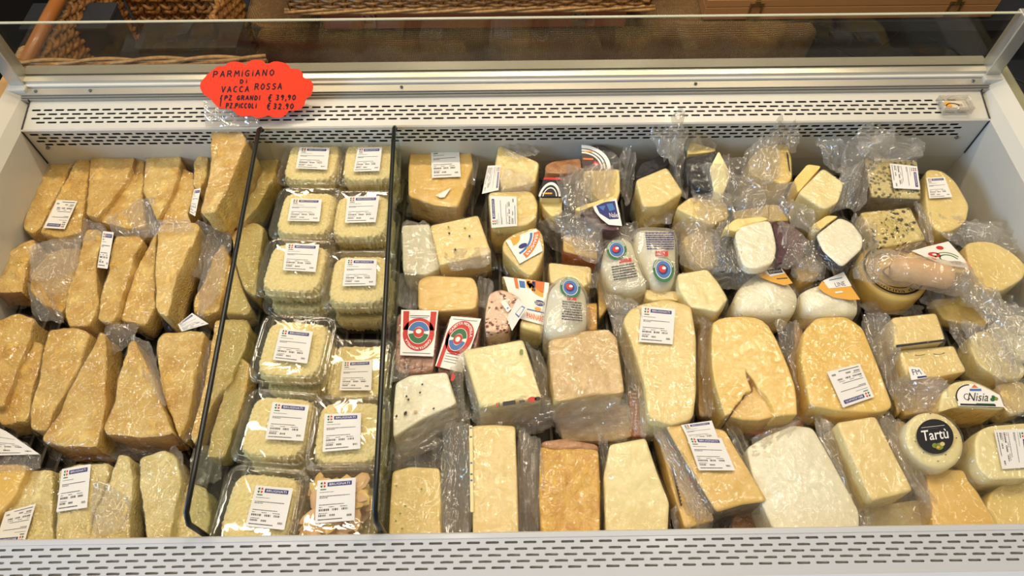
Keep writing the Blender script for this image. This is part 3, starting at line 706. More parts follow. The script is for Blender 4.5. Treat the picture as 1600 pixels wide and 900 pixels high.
# --- third row, left
pw('hard cheese wedge cut by the left frame edge, third row, rounded rind end', [(0,499),(29,489),(54,497),(46,528),(24,582),(5,636),(-30,640),(-35,510)], .80, rind=[0,1])
pw('hard cheese wedge pointing away beside the frame edge, third row', [(54,533),(66,538),(61,577),(49,607),(44,660),(0,663),(-8,640),(10,621),(34,572)], .79)
pw('upright looking hard cheese wedge with dark rind edge, third in the third row', [(78,514),(117,511),(142,521),(132,548),(117,587),(93,626),(73,675),(49,670),(46,646),(61,587),(68,548)], .805, rind=[0,1])
pw('largest hard cheese wedge, broad rind end facing the front, third row', [(158,517),(166,525),(165,560),(166,607),(160,665),(150,699),(103,697),(66,690),(66,682),(93,646),(112,602),(142,548)], .81, rind=[5,6,7])
pw('triangular hard cheese wedge with thick brown rind base, third row', [(206,530),(212,530),(222,558),(242,597),(256,641),(271,678),(245,685),(205,682),(166,680),(161,670),(176,636),(188,577)], .81, rind=[5,6,7,8],
   flaps=[([(160,505),(215,505),(210,535),(170,560)], .79), ([(150,690),(270,690),(280,720),(140,720)], .765)])
pw('hard cheese wedge with square back and pointed front, right end of third row', [(245,533),(254,521),(303,516),(320,519),(315,548),(303,597),(293,656),(281,685),(269,656),(254,616),(245,558)], .80, rind=[1,2],
   flaps=[([(308,520),(335,540),(310,690),(285,690)], [.79,.78,.78,.79])])
# --- front row, left
pw('smooth yellow cheese corner at the bottom left frame edge', [(-30,724),(44,726),(24,773),(-10,812),(-30,812)], .80, 'gouda', tn=.0004, prints=[('price_label', [(-20,660),(10,674),(62,710),(-22,712)], price_label(31, False), .008)],
   flaps=[([(-20,655),(62,705),(65,735),(-20,735)], .803)])
pw('pale hard cheese wedge with an upside-down label at the bottom left', [(49,734),(83,734),(81,802),(83,850),(-5,858),(5,802),(29,763)], .79, 'grana', labs=[([(38,848),(-8,850),(8,800),(56,787)],)])
pw('pale hard cheese wedge with an upright price label in the front row', [(93,734),(122,724),(169,724),(166,753),(147,802),(137,858),(86,860),(88,792)], .80, 'grana', labs=[([(97,733),(142,725),(136,793),(88,800)],)])
pw('pale hard cheese wedge with pointed back, front row centre', [(186,709),(203,714),(208,753),(203,802),(200,860),(137,860),(147,802),(171,753)], .80, 'grana', flaps=[([(145,750),(205,770),(200,830),(140,840)], .805, .005)])
pw('pale hard cheese wedge with broad square back, front row', [(220,714),(259,702),(274,714),(284,753),(274,792),(264,858),(230,860),(225,802),(218,753)], .80, 'grana', flaps=[([(265,690),(290,710),(290,790),(272,760)], .79)])
pw('pale hard cheese wedge at the foot of the left divider', [(293,753),(323,763),(328,802),(323,855),(266,858),(279,797)], .785, 'grana')

# --- right section: back
SC = 'soft and semi hard cheeses in clear bags at the right'
def cp(label, poly, z=.80, mat='cream', **k):
    k.setdefault('group', SC); return ch(label, poly, z, mat, **k)
cp('square amber cheese block with an upright price label beside the right divider', [(642,228),(716,225),(736,230),(739,259),(716,324),(678,320),(638,306),(638,262)], .81, 'yellow', side='tan', tn=.001,
   labs=[([(673,230),(717,227),(720,276),(675,278)],)], e=.016, prints=[('sticker_scrap', [(681,305),(705,293),(695,308),(688,309)], [Rc(0,0,1,1,paper,0)], .004)],
   flaps=[([(716,215),(748,228),(745,285),(735,290)], .80), ([(636,300),(690,318),(680,345),(635,335)], [.79,.79,.76,.76])])
cp('pale cheese wedge with a sideways label standing against the rear panel', [(779,226),(843,254),(837,285),(785,297),(773,259)], .82, 'butter', dv=-.02, labs=[([(782,258),(779,297),(753,303),(762,259)], .002)],
   flaps=[([(775,222),(810,215),(850,240),(800,250)], .83), ([(783,262),(835,275),(830,302),(780,300)], .825)])
cp('small pale cheese block with a sideways price label and rounded corner', [(762,300),(831,298),(841,317),(837,343),(820,353),(768,356)], .82, 'butter', rnd=5, labs=[([(768,356),(765,306),(807,307),(808,353)],)],
   flaps=[([(765,352),(800,356),(780,375),(772,370)], .80)])
cp('pale cheese with dark peppercorns in a milky folded bag', [(672,352),(747,336),(768,395),(687,415)], .815, 'cream', rnd=1, e=.014,
   prints=[('peppercorns', [(672,352),(747,336),(768,395),(687,415)], [El(.35,.86,.02,.03,olive,1,8), El(.33,.70,.022,.03,brownp,1,8), El(.66,.74,.02,.03,olive,1,8), El(.70,.52,.02,.035,brownp,1,8), El(.36,.28,.02,.035,brownp,1,8)], .003)],
   extras=[('wrapped_side', [(628,352),(671,350),(688,418),(665,430),(630,425)], .80, .05, 'white')], flaps=[([(625,345),(676,345),(690,425),(630,432)], .812, .004), ([(690,392),(768,385),(765,418),(700,425)], .815)])
cp('round edged cheese wedge with orange and blue print, below the sideways labels', [(786,376),(804,364),(838,354),(848,366),(851,390),(844,413),(831,433),(820,427),(802,410),(784,392)], .81, 'butter', rnd=4,
   prints=[('printed_wrapper', [(790,376),(838,357),(848,392),(812,412)], [Rc(0,0,1,1,whitep,0,4), Ar(.15,1.0,.0,.30,-95,0,gold_p,1), Ar(.15,1.0,.62,.70,-88,-8,blue,1), Ar(.15,1.0,.74,.95,-80,-10,orange_p,1), T('PANNARE',0,0,0,0,whitep,2,.02,arc=(.15,1.0,.79,.90,-74,-16)), El(.40,.55,.15,.09,navy,2), El(.55,.36,.09,.08,gold_p,2)], .003)])
cp('yellow rough topped cheese block behind the red labelled packets', [(653,437),(670,430),(740,433),(747,450),(745,482),(690,487),(653,484)], .80, 'golden', mat_=None) if False else \
cp('yellow rough topped cheese block behind the red labelled packets', [(653,437),(670,430),(740,433),(747,450),(745,482),(690,487),(653,484)], .80, 'yellow', tn=.001, rnd=3, e=.02,
   flaps=[([(625,425),(660,430),(655,485),(620,480)], .79), ([(745,430),(772,440),(765,480),(745,480)], .79)])
RG = 'spiced packets with red and white labels'
ring_red = lambda txt, flip: [Rc(0,0,1,1,whitep,0,4), Pg([(.06,.97),(.22,.97),(.22,.55),(.06,.55)], red, 1), Pg([(.80,.97),(.96,.97),(.96,.55),(.80,.55)], red, 1),
   El(.51,.46,.45,.36,red,1), El(.51,.50,.31,.25,whitep,2), Ar(.51,.50,.15,.29,10,170,blue,3,.82), Ar(.51,.50,.15,.29,190,350,green,3,.82), El(.51,.50,.15,.11,red,4), El(.51,.52,.08,.05,whitep,5),
   T(txt,0,0,0,0,whitep,5,.03,arc=(.51,.46,.34,.41,200,340,.84) if False else (.51,.46,.41,.345,200,340,.82) if False else (.51,.46,.34,.41,338,202,.82)) if flip else T(txt,0,0,0,0,whitep,5,.03,arc=(.51,.46,.34,.41,165,15,.82)),
   Rc(.24,.86,.78,.875,ink,1), Rc(.26,.82,.74,.832,ink,1), Rc(.08,.05,.9,.062,ink,1)]
ch('dark red spiced packet with upright red and white label beside the right divider', [(620,490),(650,484),(684,487),(683,530),(678,580),(640,584),(617,580)], .80, 'salami', 'spiced_packet', 'packet', RG, e=.010, rnd=4, part='filling',
   prints=[('red_label', [(627,484),(685,485),(677,557),(625,555)], ring_red('CASETTA MONTELLA', True)[:2] + ring_red('CASETTA MONTELLA', True)[2:], .006)])
ch('spiced packet with tilted red and white label touching the pale square block', [(703,492),(752,496),(746,540),(735,560),(715,583),(683,582),(688,540)], .795, 'salami', 'spiced_packet', 'packet', RG, e=.010, rnd=4, part='filling',
   prints=[('red_label', [(705,494),(752,498),(722,582),(680,572)], [Rc(0,0,1,1,whitep,0,4), Pg([(.04,.0),(.18,0),(.20,.6),(.08,.66)], red, 1), El(.5,.60,.46,.33,red,1), El(.47,.56,.30,.22,whitep,2), Ar(.47,.56,.15,.28,10,170,green,3,.75), Ar(.47,.56,.15,.28,190,350,blue,3,.75), El(.47,.56,.15,.10,red,4), El(.47,.56,.08,.05,whitep,5),
       T('CASETTA MONTELLA',0,0,0,0,whitep,5,.03,arc=(.5,.60,.33,.41,165,5,.74)), Rc(.1,.94,.9,.95,ink,1)] + [Rc(.24,.12+.05*i,.7,.13+.05*i,ink,1) for i in range(5)], .006)])
ch('pink spice flecked cheese with a white sticker, beside the printed wrapper', [(764,458),(784,451),(804,460),(815,469),(800,496),(795,516),(758,520),(758,490)], .81, 'speckled', 'spiced_packet', 'packet', RG, e=.010, rnd=3, part='filling',
   prints=[('white_sticker', [(782,472),(789,468),(799,483),(793,488)], [Rc(0,0,1,1,whitep,0,3), Rc(.3,.2,.7,.3,blue,1)], .004), ('paper_corner', [(809,466),(823,480),(800,517),(792,497)], [Rc(0,0,1,1,paper,0,3), Pg([(.45,.45),(.9,.5),(.9,.95),(.6,.9)], blue, 1), Pg([(.5,.5),(.85,.55),(.85,.9),(.62,.85)], paper, 2)], .007)])
cp('cheese slab in a wrapper with orange and blue print left of the white tub', [(783,431),(859,441),(856,473),(847,522),(811,511),(822,482),(804,456)], .80, 'butter', rnd=1,
   prints=[('printed_wrapper', [(787,432),(858,442),(849,508),(806,496)], [Rc(0,0,1,1,whitep,0,4), Rc(.22,.74,.30,1,orange_p,1), Rc(.33,.78,.46,.95,blue,1), El(.55,.88,.07,.09,gold_p,1), Rc(.62,.74,.70,.98,navy,1), Ar(.9,1.0,.0,.26,180,270,orange_p,1), Ar(.9,1.05,.30,.42,185,270,gold_p,1), El(.82,.48,.14,.07,navy,1), T('torre',.70,.44,.94,.52,whitep,2), El(.78,.33,.10,.05,gold_p,1), T('PANNARE',.42,.06,.98,.20,orange_p,1,.03), Rc(.45,.26,.98,.29,blue,1)], .003)])
TG = 'white cheese tubs with round green emblem'
def emblem(cx, cy, rx, ry, rot=0):
    return [El(cx,cy,rx,ry,green,1), El(cx,cy,rx*.74,ry*.74,whitep,2), El(cx,cy,rx*.69,ry*.69,blue,3), El(cx-rx*.05,cy,rx*.45,ry*.42,navy,4), El(cx-rx*.1,cy+ry*.05,rx*.34,ry*.3,red,5), El(cx+rx*.05,cy+ry*.1,rx*.18,ry*.12,whitep,6),
            T('NOVA PELLEGRINA',0,0,0,0,whitep,4,.02,arc=(cx,cy,rx*.78,rx*.94,170,10,ry/rx))]
def smalltext(x0, y0, x1, y1, n, seed, m=ink):
    rr = random.Random(seed); s = []
    for i in range(n):
        y = y1 - (y1 - y0) * (i + .8) / n; x = x0
        while x < x1: w_ = min(rr.uniform(.03, .12), x1 - x); s.append(Rc(x, y, x + w_, y + (y1 - y0) / n * .55, m, 1)); x += w_ + .015
    return s
def tub(label, poly, quad, shapes, z=.815, **k):
    return ch(label, poly, z, 'white', 'cheese_tub', 'cheese', TG, rnd=5, dome=.008, r=.012, e=.007, sn=.0003, part='tub_body', prints=[('printed_sleeve', quad, shapes, .0085)], filmmat=film2, **k)
tub('white tub leaning left with round green emblem at its upper left', [(946,381),(960,370),(975,367),(988,374),(996,399),(1006,426),(1015,445),(993,454),(957,454),(946,436),(940,409)],
    [(942,375),(984,368),(1002,440),(955,448)], emblem(.42,.74,.36,.22) + [Rc(.42,.44,.85,.52,red,1)] + smalltext(.12,.10,.92,.42,6,2), flaps=[([(938,362),(990,352),(1000,372),(942,385)], .815)])
tub('white tub standing beside it with green emblem at the bottom and fine print above', [(990,362),(998,355),(1050,357),(1057,366),(1058,423),(1052,445),(1027,449),(1018,443),(1006,414),(993,387)],
    [(1006,360),(1054,360),(1056,443),(1016,443)], smalltext(.03,.62,.97,.97,8,5,navy) + [Rc(.30,.50,.75,.60,red,1)] + emblem(.55,.25,.40,.23))
tub('white tub lying in front of the cream block with green emblem on top', [(860,445),(878,431),(902,435),(916,455),(918,478),(918,509),(893,524),(862,526),(849,515),(852,484)],
    [(866,430),(912,436),(914,505),(862,500)], emblem(.55,.76,.34,.24) + [Rc(.45,.48,.75,.54,red,1)] + smalltext(.30,.02,.92,.46,8,9), z=.83)
cp('cream cheese block standing behind the lying white tub', [(857,410),(924,417),(924,440),(912,450),(860,442)], .80, 'cream', rnd=1, flaps=[([(915,430),(935,425),(935,450),(918,450)], .80)])
cp('deep yellow cheese strip right of the lying white tub', [(914,474),(933,473),(933,515),(918,516)], .79, 'golden', rnd=1)
cp('yellow cheese wedge with orange rind facing the front, under a crumpled bag', [(880,367),(930,370),(934,404),(880,392)], .80, 'yellow', side='orange_rind', rnd=1, sn=.0006, flaps=[([(885,345),(935,355),(940,410),(900,405)], .82, .008), ([(840,345),(885,345),(885,400),(850,380)], [.80,.80,.77,.77], .008)])
# dark rinded group at the rear centre
rb_ = [Ar(.12,.1,.0,.52,0,92,brownp,1), Ar(.12,.1,.52,.57,0,92,whitep,2), Ar(.12,.1,.60,.66,0,92,whitep,2), Ar(.12,.1,.69,.80,0,92,whitep,2), Rc(.16,.66,.40,.71,gold_p,3), Rc(.14,.40,.42,.46,orange_p,3), Pg([(.46,.38),(.60,.30),(.56,.18),(.42,.26)], red, 3)]
cp('half wheel with black rind and ringed print leaning on the rear panel', [(912,234),(925,226),(945,226),(962,238),(974,256),(978,280),(968,285),(905,272)], .825, 'black_wax', side='black_wax', name='rinded_cheese', sn=.0004, dv=-.03,
   prints=[('ringed_print', [(903,222),(962,224),(958,270),(903,268)], rb_, .003)], extras=[('cut_face', [(911,267),(968,264),(969,300),(962,318),(935,312),(915,290)], .822, .02, 'butter')],
   flaps=[([(970,225),(995,240),(985,330),(965,300)], [.83,.83,.80,.81], .01), ([(925,255),(960,262),(945,310),(905,300)], .832, .009)])
cp('brown rinded cheese with a dark banded label and yellow cut face', [(851,276),(878,277),(879,308),(843,308)], .83, 'purple_wax', side='butter', name='rinded_cheese', rnd=1, sn=.0004,
   prints=[('banded_label', [(850,277),(878,278),(878,307),(843,307)], [Rc(0,0,1,1,black,0,3), Rc(0,.88,1,1,red,1), Ar(.45,.0,.40,.50,0,180,whitep,1,1.5), Ar(.45,0,.28,.32,0,180,whitep,1,1.5), Rc(.1,.12,.55,.2,gold_p,1)], .003)],
   extras=[('cut_face', [(842,310),(879,310),(878,334),(863,339),(849,325)], .815, .03, 'butter'), ('rind_top', [(852,258),(863,252),(907,247),(909,263),(902,268),(879,272),(852,270)], .835, .03, 'brown_rind')],
   flaps=[([(878,255),(925,262),(915,330),(880,330)], .835, .010), ([(845,330),(885,335),(895,375),(860,360)], .80, .008)])
cp('purple rinded wedge with a blue and white picture label, rim up', [(906,328),(929,322),(962,311),(968,326),(972,350),(964,361),(940,359),(924,348),(911,339)], .835, 'purple_wax', side='purple_wax', name='rinded_cheese', rnd=2, sn=.0004,
   prints=[('picture_label', [(925,318),(963,310),(972,353),(937,350)], [Pg([(0,.9),(.0,.6),(.15,.25),(.4,0),(1,0),(1,1),(.5,1)], whitep, 0), Pg([(.12,.85),(.16,.5),(.5,.22),(.92,.25),(.92,.92),(.5,.95)], navy, 1), Pg([(.2,.8),(.35,.6),(.5,.8)], blue, 2), Pg([(.55,.85),(.6,.55),(.85,.6),(.8,.85)], blue, 2), T('Nale',.55,.3,.9,.48,whitep,3)], .003)],
   extras=[('cut_rim', [(897,326),(940,311),(961,306),(963,310),(929,321),(905,330)], .839, .02, 'butter')], flaps=[([(905,340),(950,358),(940,400),(900,385)], [.82,.81,.79,.79], .009), ([(965,350),(1000,345),(1000,395),(960,390)], .79, .009)])
cp('cream cheese wedge with black rind at its back, left of the dark wax pieces', [(993,281),(1042,261),(1068,301),(1034,321),(1005,324)], .83, 'cream', name='rinded_cheese', rnd=2,
   extras=[('rind', [(992,276),(1000,256),(1040,238),(1046,250),(1045,259),(994,280)], .826, .05, 'black_wax')], flaps=[([(1030,180),(1075,190),(1060,255),(1035,250)], [.86,.86,.84,.84], .012), ([(1000,322),(1050,315),(1050,350),(1005,352)], .80, .008)])
cp('black waxed cheese with an oval cream cut face in a loose bag', [(1070,246),(1110,239),(1122,235),(1110,259),(1115,301),(1091,295),(1072,276)], .835, 'black_wax', side='black_wax', name='rinded_cheese', rnd=2, sn=.0004,
   extras=[('cut_face', [(1123,235),(1142,271),(1130,304),(1116,300),(1109,262)], .839, .04, 'pale'), ('cut_rim', [(1073,241),(1079,220),(1106,229),(1121,234),(1108,238)], .83, .03, 'butter')],
   flaps=[([(1125,236),(1168,250),(1165,290),(1130,300)], .835, .010), ([(1075,190),(1110,205),(1120,235),(1070,240)], [.86,.85,.83,.83], .010), ([(1045,240),(1070,240),(1075,310),(1052,305)], .82, .01)])
cp('pale cheese quarter with fine dark lines beside the rear panel', [(1169,250),(1190,229),(1228,223),(1237,245),(1238,280),(1226,289),(1217,286),(1172,274)], .83, 'butter', name='rinded_cheese', rnd=3,
   prints=[('dark_line', [(1226,232),(1234,246),(1236,268),(1232,268)], [Rc(.3,0,.7,1,black,1,3)], .003)], flaps=[([(1170,225),(1220,212),(1218,280),(1172,275)], .838, .011), ([(1205,190),(1250,200),(1245,240),(1205,230)], [.87,.87,.84,.84], .012)])
cp('cheese cube with white cut face and yellow rind in the rear right heap', [(1247,301),(1286,262),(1319,286),(1310,316),(1289,328)], .845, 'pale', name='rinded_cheese', rnd=3, tn=.0008,
   extras=[('rind', [(1241,280),(1262,256),(1284,259),(1247,301)], .84, .05, 'yellow')], flaps=[([(1275,215),(1315,225),(1330,280),(1290,260)], [.86,.86,.84,.84], .012), ([(1300,285),(1350,250),(1330,320),(1290,340)], [.84,.85,.83,.83], .011)])
cp('yellow cheese piece smothered by a folded cloudy bag, rear right', [(1055,325),(1079,307),(1136,316),(1139,340),(1109,352),(1085,340)], .82, 'butter', rnd=3, flaps=[([(1080,305),(1140,300),(1150,345),(1095,355)], .828, .009), ([(1140,290),(1250,285),(1215,345),(1140,340)], .835, .012)])
cp('cream cheese wedge deep in a cloudy bag right of the white tubs', [(1067,372),(1106,349),(1124,415),(1100,420),(1078,408)], .80, 'cream', rnd=2, flaps=[([(1068,350),(1115,350),(1125,425),(1075,425)], .81, .009)])
cp('white square faced cheese with dark sides standing out of the heap', [(1148,364),(1160,352),(1203,343),(1209,362),(1214,388),(1208,412),(1184,420),(1166,419),(1157,406)], .84, 'white', name='rinded_cheese', rnd=4, tn=.0009, bot=.826,
   extras=[('yellow_rind', [(1130,357),(1148,342),(1190,338),(1203,342),(1150,362)], .84, .03, 'butter'), ('dark_rind', [(1125,370),(1146,363),(1157,408),(1128,425)], .825, .05, 'black_wax'), ('dark_side', [(1206,346),(1221,352),(1232,378),(1226,412),(1212,412),(1216,388)], .835, .05, 'purple_wax')],
   flaps=[([(1120,345),(1155,350),(1158,430),(1120,425)], .83, .009)])
cp('cherry coloured crusted cheese behind the white square faced one', [(1219,343),(1240,350),(1268,380),(1255,398),(1238,408),(1226,412),(1232,378)], .825, 'cherry_crust', side='cherry_crust', tn=.001, rnd=1, flaps=[([(1215,340),(1270,380),(1235,425),(1205,415)], .83, .007), ([(1215,310),(1275,330),(1275,375),(1225,345)], .84, .011)])
cp('white octagonal faced cheese with a thin dark edge, right of the cherry one', [(1275,367),(1312,339),(1332,348),(1349,371),(1348,388),(1316,417),(1287,392)], .845, 'white', name='rinded_cheese', rnd=3, side='black_wax', bot=.828,
   extras=[('yellow_rind', [(1268,352),(1292,336),(1311,337),(1276,364)], .84, .03, 'butter')], flaps=[([(1330,330),(1375,360),(1365,410),(1345,395)], .83, .010), ([(1235,385),(1280,372),(1290,420),(1245,425)], .825, .009)])
cp('yellow cheese piece half buried between the cherry one and orange banded one', [(1238,412),(1262,398),(1285,410),(1280,432),(1250,440)], .80, 'yellow', rnd=3)
cp('cheese block with dark dill flecks and sideways price label, back right corner', [(1351,246),(1433,250),(1440,310),(1362,307)], .83, 'herbed_dense', side='grey_rind', rnd=1, dv=-.015, labs=[([(1433,260),(1438,296),(1396,294),(1390,255)],)],
   flaps=[([(1350,225),(1440,235),(1435,255),(1352,252)], [.85,.85,.835,.835], .009), ([(1340,200),(1400,200),(1390,240),(1345,240)], [.87,.87,.85,.85], .010)])
cp('yellow cheese block with black herb flecks in front of the dill one', [(1344,332),(1422,324),(1447,374),(1372,388)], .82, 'herbed', rnd=1,
   prints=[('herb_flecks', [(1344,332),(1422,324),(1447,374),(1372,388)], (lambda rr: [Pg([(x, y), (x + rr.uniform(.01,.045), y + rr.uniform(-.03,.03)), (x + rr.uniform(.0,.03), y + rr.uniform(.02,.06))], black if rr.random() < .7 else olive, 1) for x, y in [(min(.95, max(.05, rr.gauss(.58, .2))), min(.93, max(.07, rr.gauss(.5, .2)))) for _ in range(90)]])(random.Random(3)), .003)],
   flaps=[([(1425,315),(1450,325),(1462,385),(1445,375)], .815, .007), ([(1370,382),(1450,372),(1440,395),(1375,402)], .81, .007)])
cp('smooth yellow round edged cheese against the right side wall with a faded label', [(1447,264),(1472,266),(1493,283),(1515,321),(1510,346),(1490,360),(1470,364),(1452,350),(1446,307)], .82, 'butter', rnd=5, labs=[([(1447,278),(1476,276),(1488,308),(1452,310)],)])
cp('cheese segment in white paper with red and green ornament', [(1413,398),(1447,384),(1482,378),(1500,394),(1520,418),(1512,430),(1473,420),(1418,404)], .825, 'yellow', rnd=2, bot=.79,
   prints=[('ornament_paper', [(1424,392),(1482,377),(1519,420),(1474,414)], [Rc(0,0,1,1,whitep,0,4), El(.32,.62,.15,.13,red,1), El(.32,.62,.06,.05,whitep,2), El(.66,.85,.09,.08,red,1), El(.12,.4,.06,.06,red,1), Ar(.55,.3,.34,.38,20,150,olive,1), Ar(.55,.3,.24,.28,10,170,green,1), T('FORM',.45,.1,.8,.26,ink,2), Pg([(.9,.0),(1,.0),(1,.3)], orange_p, 1)], .0035)])
cp('pale round cheese half leaning at the right side wall', [(1508,380),(1535,376),(1557,380),(1585,396),(1604,415),(1600,435),(1564,456),(1525,452),(1514,417)], .82, 'butter', rnd=4, flaps=[([(1470,350),(1560,345),(1600,400),(1510,380)], [.81,.81,.80,.81], .009), ([(1520,455),(1580,460),(1600,500),(1550,500)], .79, .009)])
# small wheel with dark stamp
WC = at(1396, 423, .80); Wr = .053
wh = empty('round_cheese', (WC.x, WC.y, DECK + .0105), 'small round yellow cheese wheel with dark stamp under the salmon coloured roll', 'cheese', 'round cheeses')
slab('cheese_body', [WC + Vector((Wr * math.cos(a), Wr * math.sin(a), 0)) for a in [i * math.pi / 20 for i in range(40)]], DECK + .0105, 'yellow', wh, r=.007, rnd=2, seed=90)
pr = [Ar(.5,.5,.43,.46,0,360,black,1,1,48), Ar(.5,.5,.33,.345,0,360,black,1,1,48), T('Fontina dolce',0,0,0,0,black,1,arc=(.5,.5,.42,.36,205,335)), El(.5,.45,.2,.12,ink,1), El(.5,.45,.17,.095,M['yellow'],2)]
decal('dark_stamp', [WC + Vector((-.05,.05,.003)), WC + Vector((.05,.05,.003)), WC + Vector((.05,-.05,.003)), WC + Vector((-.05,-.05,.003))], pr, wh)
flap(wh, [(1440,440),(1500,445),(1500,475),(1440,480)], .79, None, .008, seed=91); flap(wh, [(1345,470),(1445,475),(1440,495),(1350,490)], .77, None, .005, seed=92)
# salmon roll in a bag
a = at(1356, 412, .832); b_ = at(1512, 438, .832); rr0 = .025
rl = empty('cheese_roll', ((a.x + b_.x) / 2, (a.y + b_.y) / 2, .832 - rr0), 'salmon coloured cylindrical cheese roll in a cloudy bag, lying across the wheel', 'cheese')
def cyl(name, p, q, r0, mat, parent, n=20, m=18, amp=.001, ends=.25):
    V = []; Fa = []; d = (q - p); t = d.normalized(); u_ = t.cross(Vector((0, 0, 1))).normalized(); v_ = u_.cross(t)
    for i in range(m + 1):
        s = i / m; k = 1 if ends is None else math.sqrt(max(.02, 1 - max(0, (abs(2*s-1) - (1 - ends)) / ends) ** 2))
        for j in range(n):
            c = 2*math.pi*j/n; pt = p + d * s + (u_ * math.cos(c) + v_ * math.sin(c)) * r0 * k; pt += (pt - (p + d*s)).normalized() * amp * nz(pt, 70, 5); V.append(pt)
    for i in range(m):
        for j in range(n): Fa.append((i*n+j, i*n+(j+1)%n, (i+1)*n+(j+1)%n, (i+1)*n+j))
    Fa += [tuple(range(n)), tuple(range(m*n, (m+1)*n))[::-1]]
    return mesh(name, V, Fa, mat, parent)
cyl('roll', a.lerp(b_, .22), b_.lerp(a, .14), rr0 * .74, M['pink'], rl); cyl('bag', a, b_.lerp(a, -.05), rr0 * 1.0, M['bag_cloudy'], rl, amp=.0035, n=26, m=40)
flap(rl, [(1340,402),(1375,405),(1372,440),(1330,440)], .832, None, .008, seed=93); flap(rl, [(1490,425),(1530,430),(1560,490),(1500,475)], [.83,.83,.80,.80], None, .012, seed=94)
flap(rl, [(1505,450),(1535,448),(1612,545),(1590,580)], [.82,.82,.80,.80], None, .008, seed=95)
OG = 'white rounded cheeses with orange bands'
cp('white rounded cheese with orange band and small black banner', [(1155,447),(1161,440),(1181,425),(1200,416),(1218,418),(1239,445),(1251,460),(1247,480),(1240,490),(1200,494),(1160,490),(1148,480),(1148,462)], .81, 'white', group=OG, rnd=5, dome=.006, r=.012, e=.006,
   prints=[('orange_band', [(1176,422),(1218,413),(1244,450),(1190,450)], [Pg([(.04,.85),(.3,1),(.98,1),(1,.2),(.7,.12),(.4,.3),(.15,.55)], gold_p, 0), Pg([(.3,.9),(.95,1),(.98,.62),(.45,.55)], whitep, 1), Rc(.46,.66,.93,.86,black,2), T('BAVARIA',.5,.70,.9,.82,whitep,3), Rc(.6,.40,.95,.44,brownp,2)], .0085)], flaps=[([(1145,465),(1205,475),(1235,495),(1150,496)], .80, .005)])
cp('white rounded cheese with orange band and white corner label, right of its twin', [(1250,454),(1272,444),(1286,440),(1297,433),(1319,426),(1326,433),(1340,456),(1346,480),(1342,491),(1319,493),(1280,491),(1262,487),(1255,475)], .81, 'white', group=OG, rnd=5, dome=.006, r=.012, e=.006,
   prints=[('orange_band', [(1272,436),(1322,424),(1344,468),(1288,470)], [Pg([(.0,.62),(.2,.85),(.3,.55),(.93,.5),(1,.0),(.7,.0),(.3,.12),(.1,.35)], gold_p, 0), Pg([(.22,.85),(.92,1),(.95,.48),(.28,.50)], whitep, 1), T('LINE',.5,.52,.8,.68,navy,2), Rc(.4,.28,.62,.34,whitep,2), Rc(.4,.80,.8,.83,blue,2)], .0085)])
cp('pale cheese wedge with slanted right edge behind the big labelled slab', [(1058,428),(1105,420),(1122,440),(1138,467),(1122,488),(1080,480),(1062,455)], .82, 'pale', rnd=1)
cp('thin cream cheese slice peeping out behind the big labelled slab', [(1008,452),(1060,455),(1064,470),(1020,470),(1008,466)], .80, 'cream', rnd=1)

# --- right section: middle band
cp('pale square cheese block in a stiff milky bag with a little red and black print', [(723,547),(817,530),(823,547),(847,623),(750,637)], .83, 'pale', rnd=1, e=.018,
   prints=[('edge_print', [(775,629),(846,618),(848,626),(776,637)], [Rc(.0,.1,.03,.9,red,1), Rc(.05,.1,.07,.9,ink,1), Rc(.14,.1,.42,.9,black,1), Rc(.5,.2,.62,.7,ink,1), El(.78,.55,.10,.5,red,1), El(.9,.5,.07,.4,black,1)], .003),
           ('peppercorn', [(811,546),(818,545),(818,553),(811,554)], [El(.5,.5,.4,.5,olive,1,10)], .003)],
   flaps=[([(715,540),(735,545),(758,640),(738,640)], .825, .004), ([(745,635),(850,618),(862,650),(750,672)], [.825,.825,.79,.79], .006), ([(820,530),(852,560),(862,640),(848,625)], [.82,.80,.79,.82], .005)])
cp('white cheese block with scattered dark peppercorns, left of the pale square one', [(618,598),(640,586),(698,581),(702,592),(714,630),(660,655),(614,684),(614,645)], .82, 'white', rnd=1, e=.014,
   prints=[('peppercorns', [(617,590),(700,580),(716,632),(612,685)], [El(x, y, .018, .022, black, 1, 8) for x, y in ((.50,.78),(.45,.62),(.22,.62),(.25,.55),(.06,.33),(.64,.18))] + [El(.20,.32,.03,.035,brownp,1,10), El(.36,.28,.03,.03,M['tan'],1,10)], .003),
           ('weight_print', [(700,583),(711,580),(722,628),(710,632)], [Pg([(.1,.75),(.6,.98),(.9,.85),(.5,.72)], red, 1), T('0,75',0,0,1,1,black,1,.03,arc=None) if False else (lambda t: ([(.2 + .6*(1-y) if False else .15 + .6*(1 - y), .28 + .38*x) for x, y in t[0]], t[1], black, 1))(text2d('0,75', .03))], .004)],
   flaps=[([(612,688),(720,628),(745,645),(640,715)], [.815,.815,.79,.78], .005), ([(700,575),(722,560),(728,640),(715,640)], .815, .004), ([(612,560),(650,565),(640,590),(612,600)], .80, .006)])
cp('tan rinded cheese block with arched back beside the pale square one', [(857,532),(895,518),(950,514),(964,527),(970,570),(976,613),(930,618),(866,628),(860,580)], .825, 'tan', side='cream', rnd=1, tn=.0012, e=.010,
   flaps=[([(862,626),(978,612),(985,660),(870,672)], [.82,.82,.775,.77], .006), ([(870,655),(985,650),(980,685),(885,690)], .77, .006)])
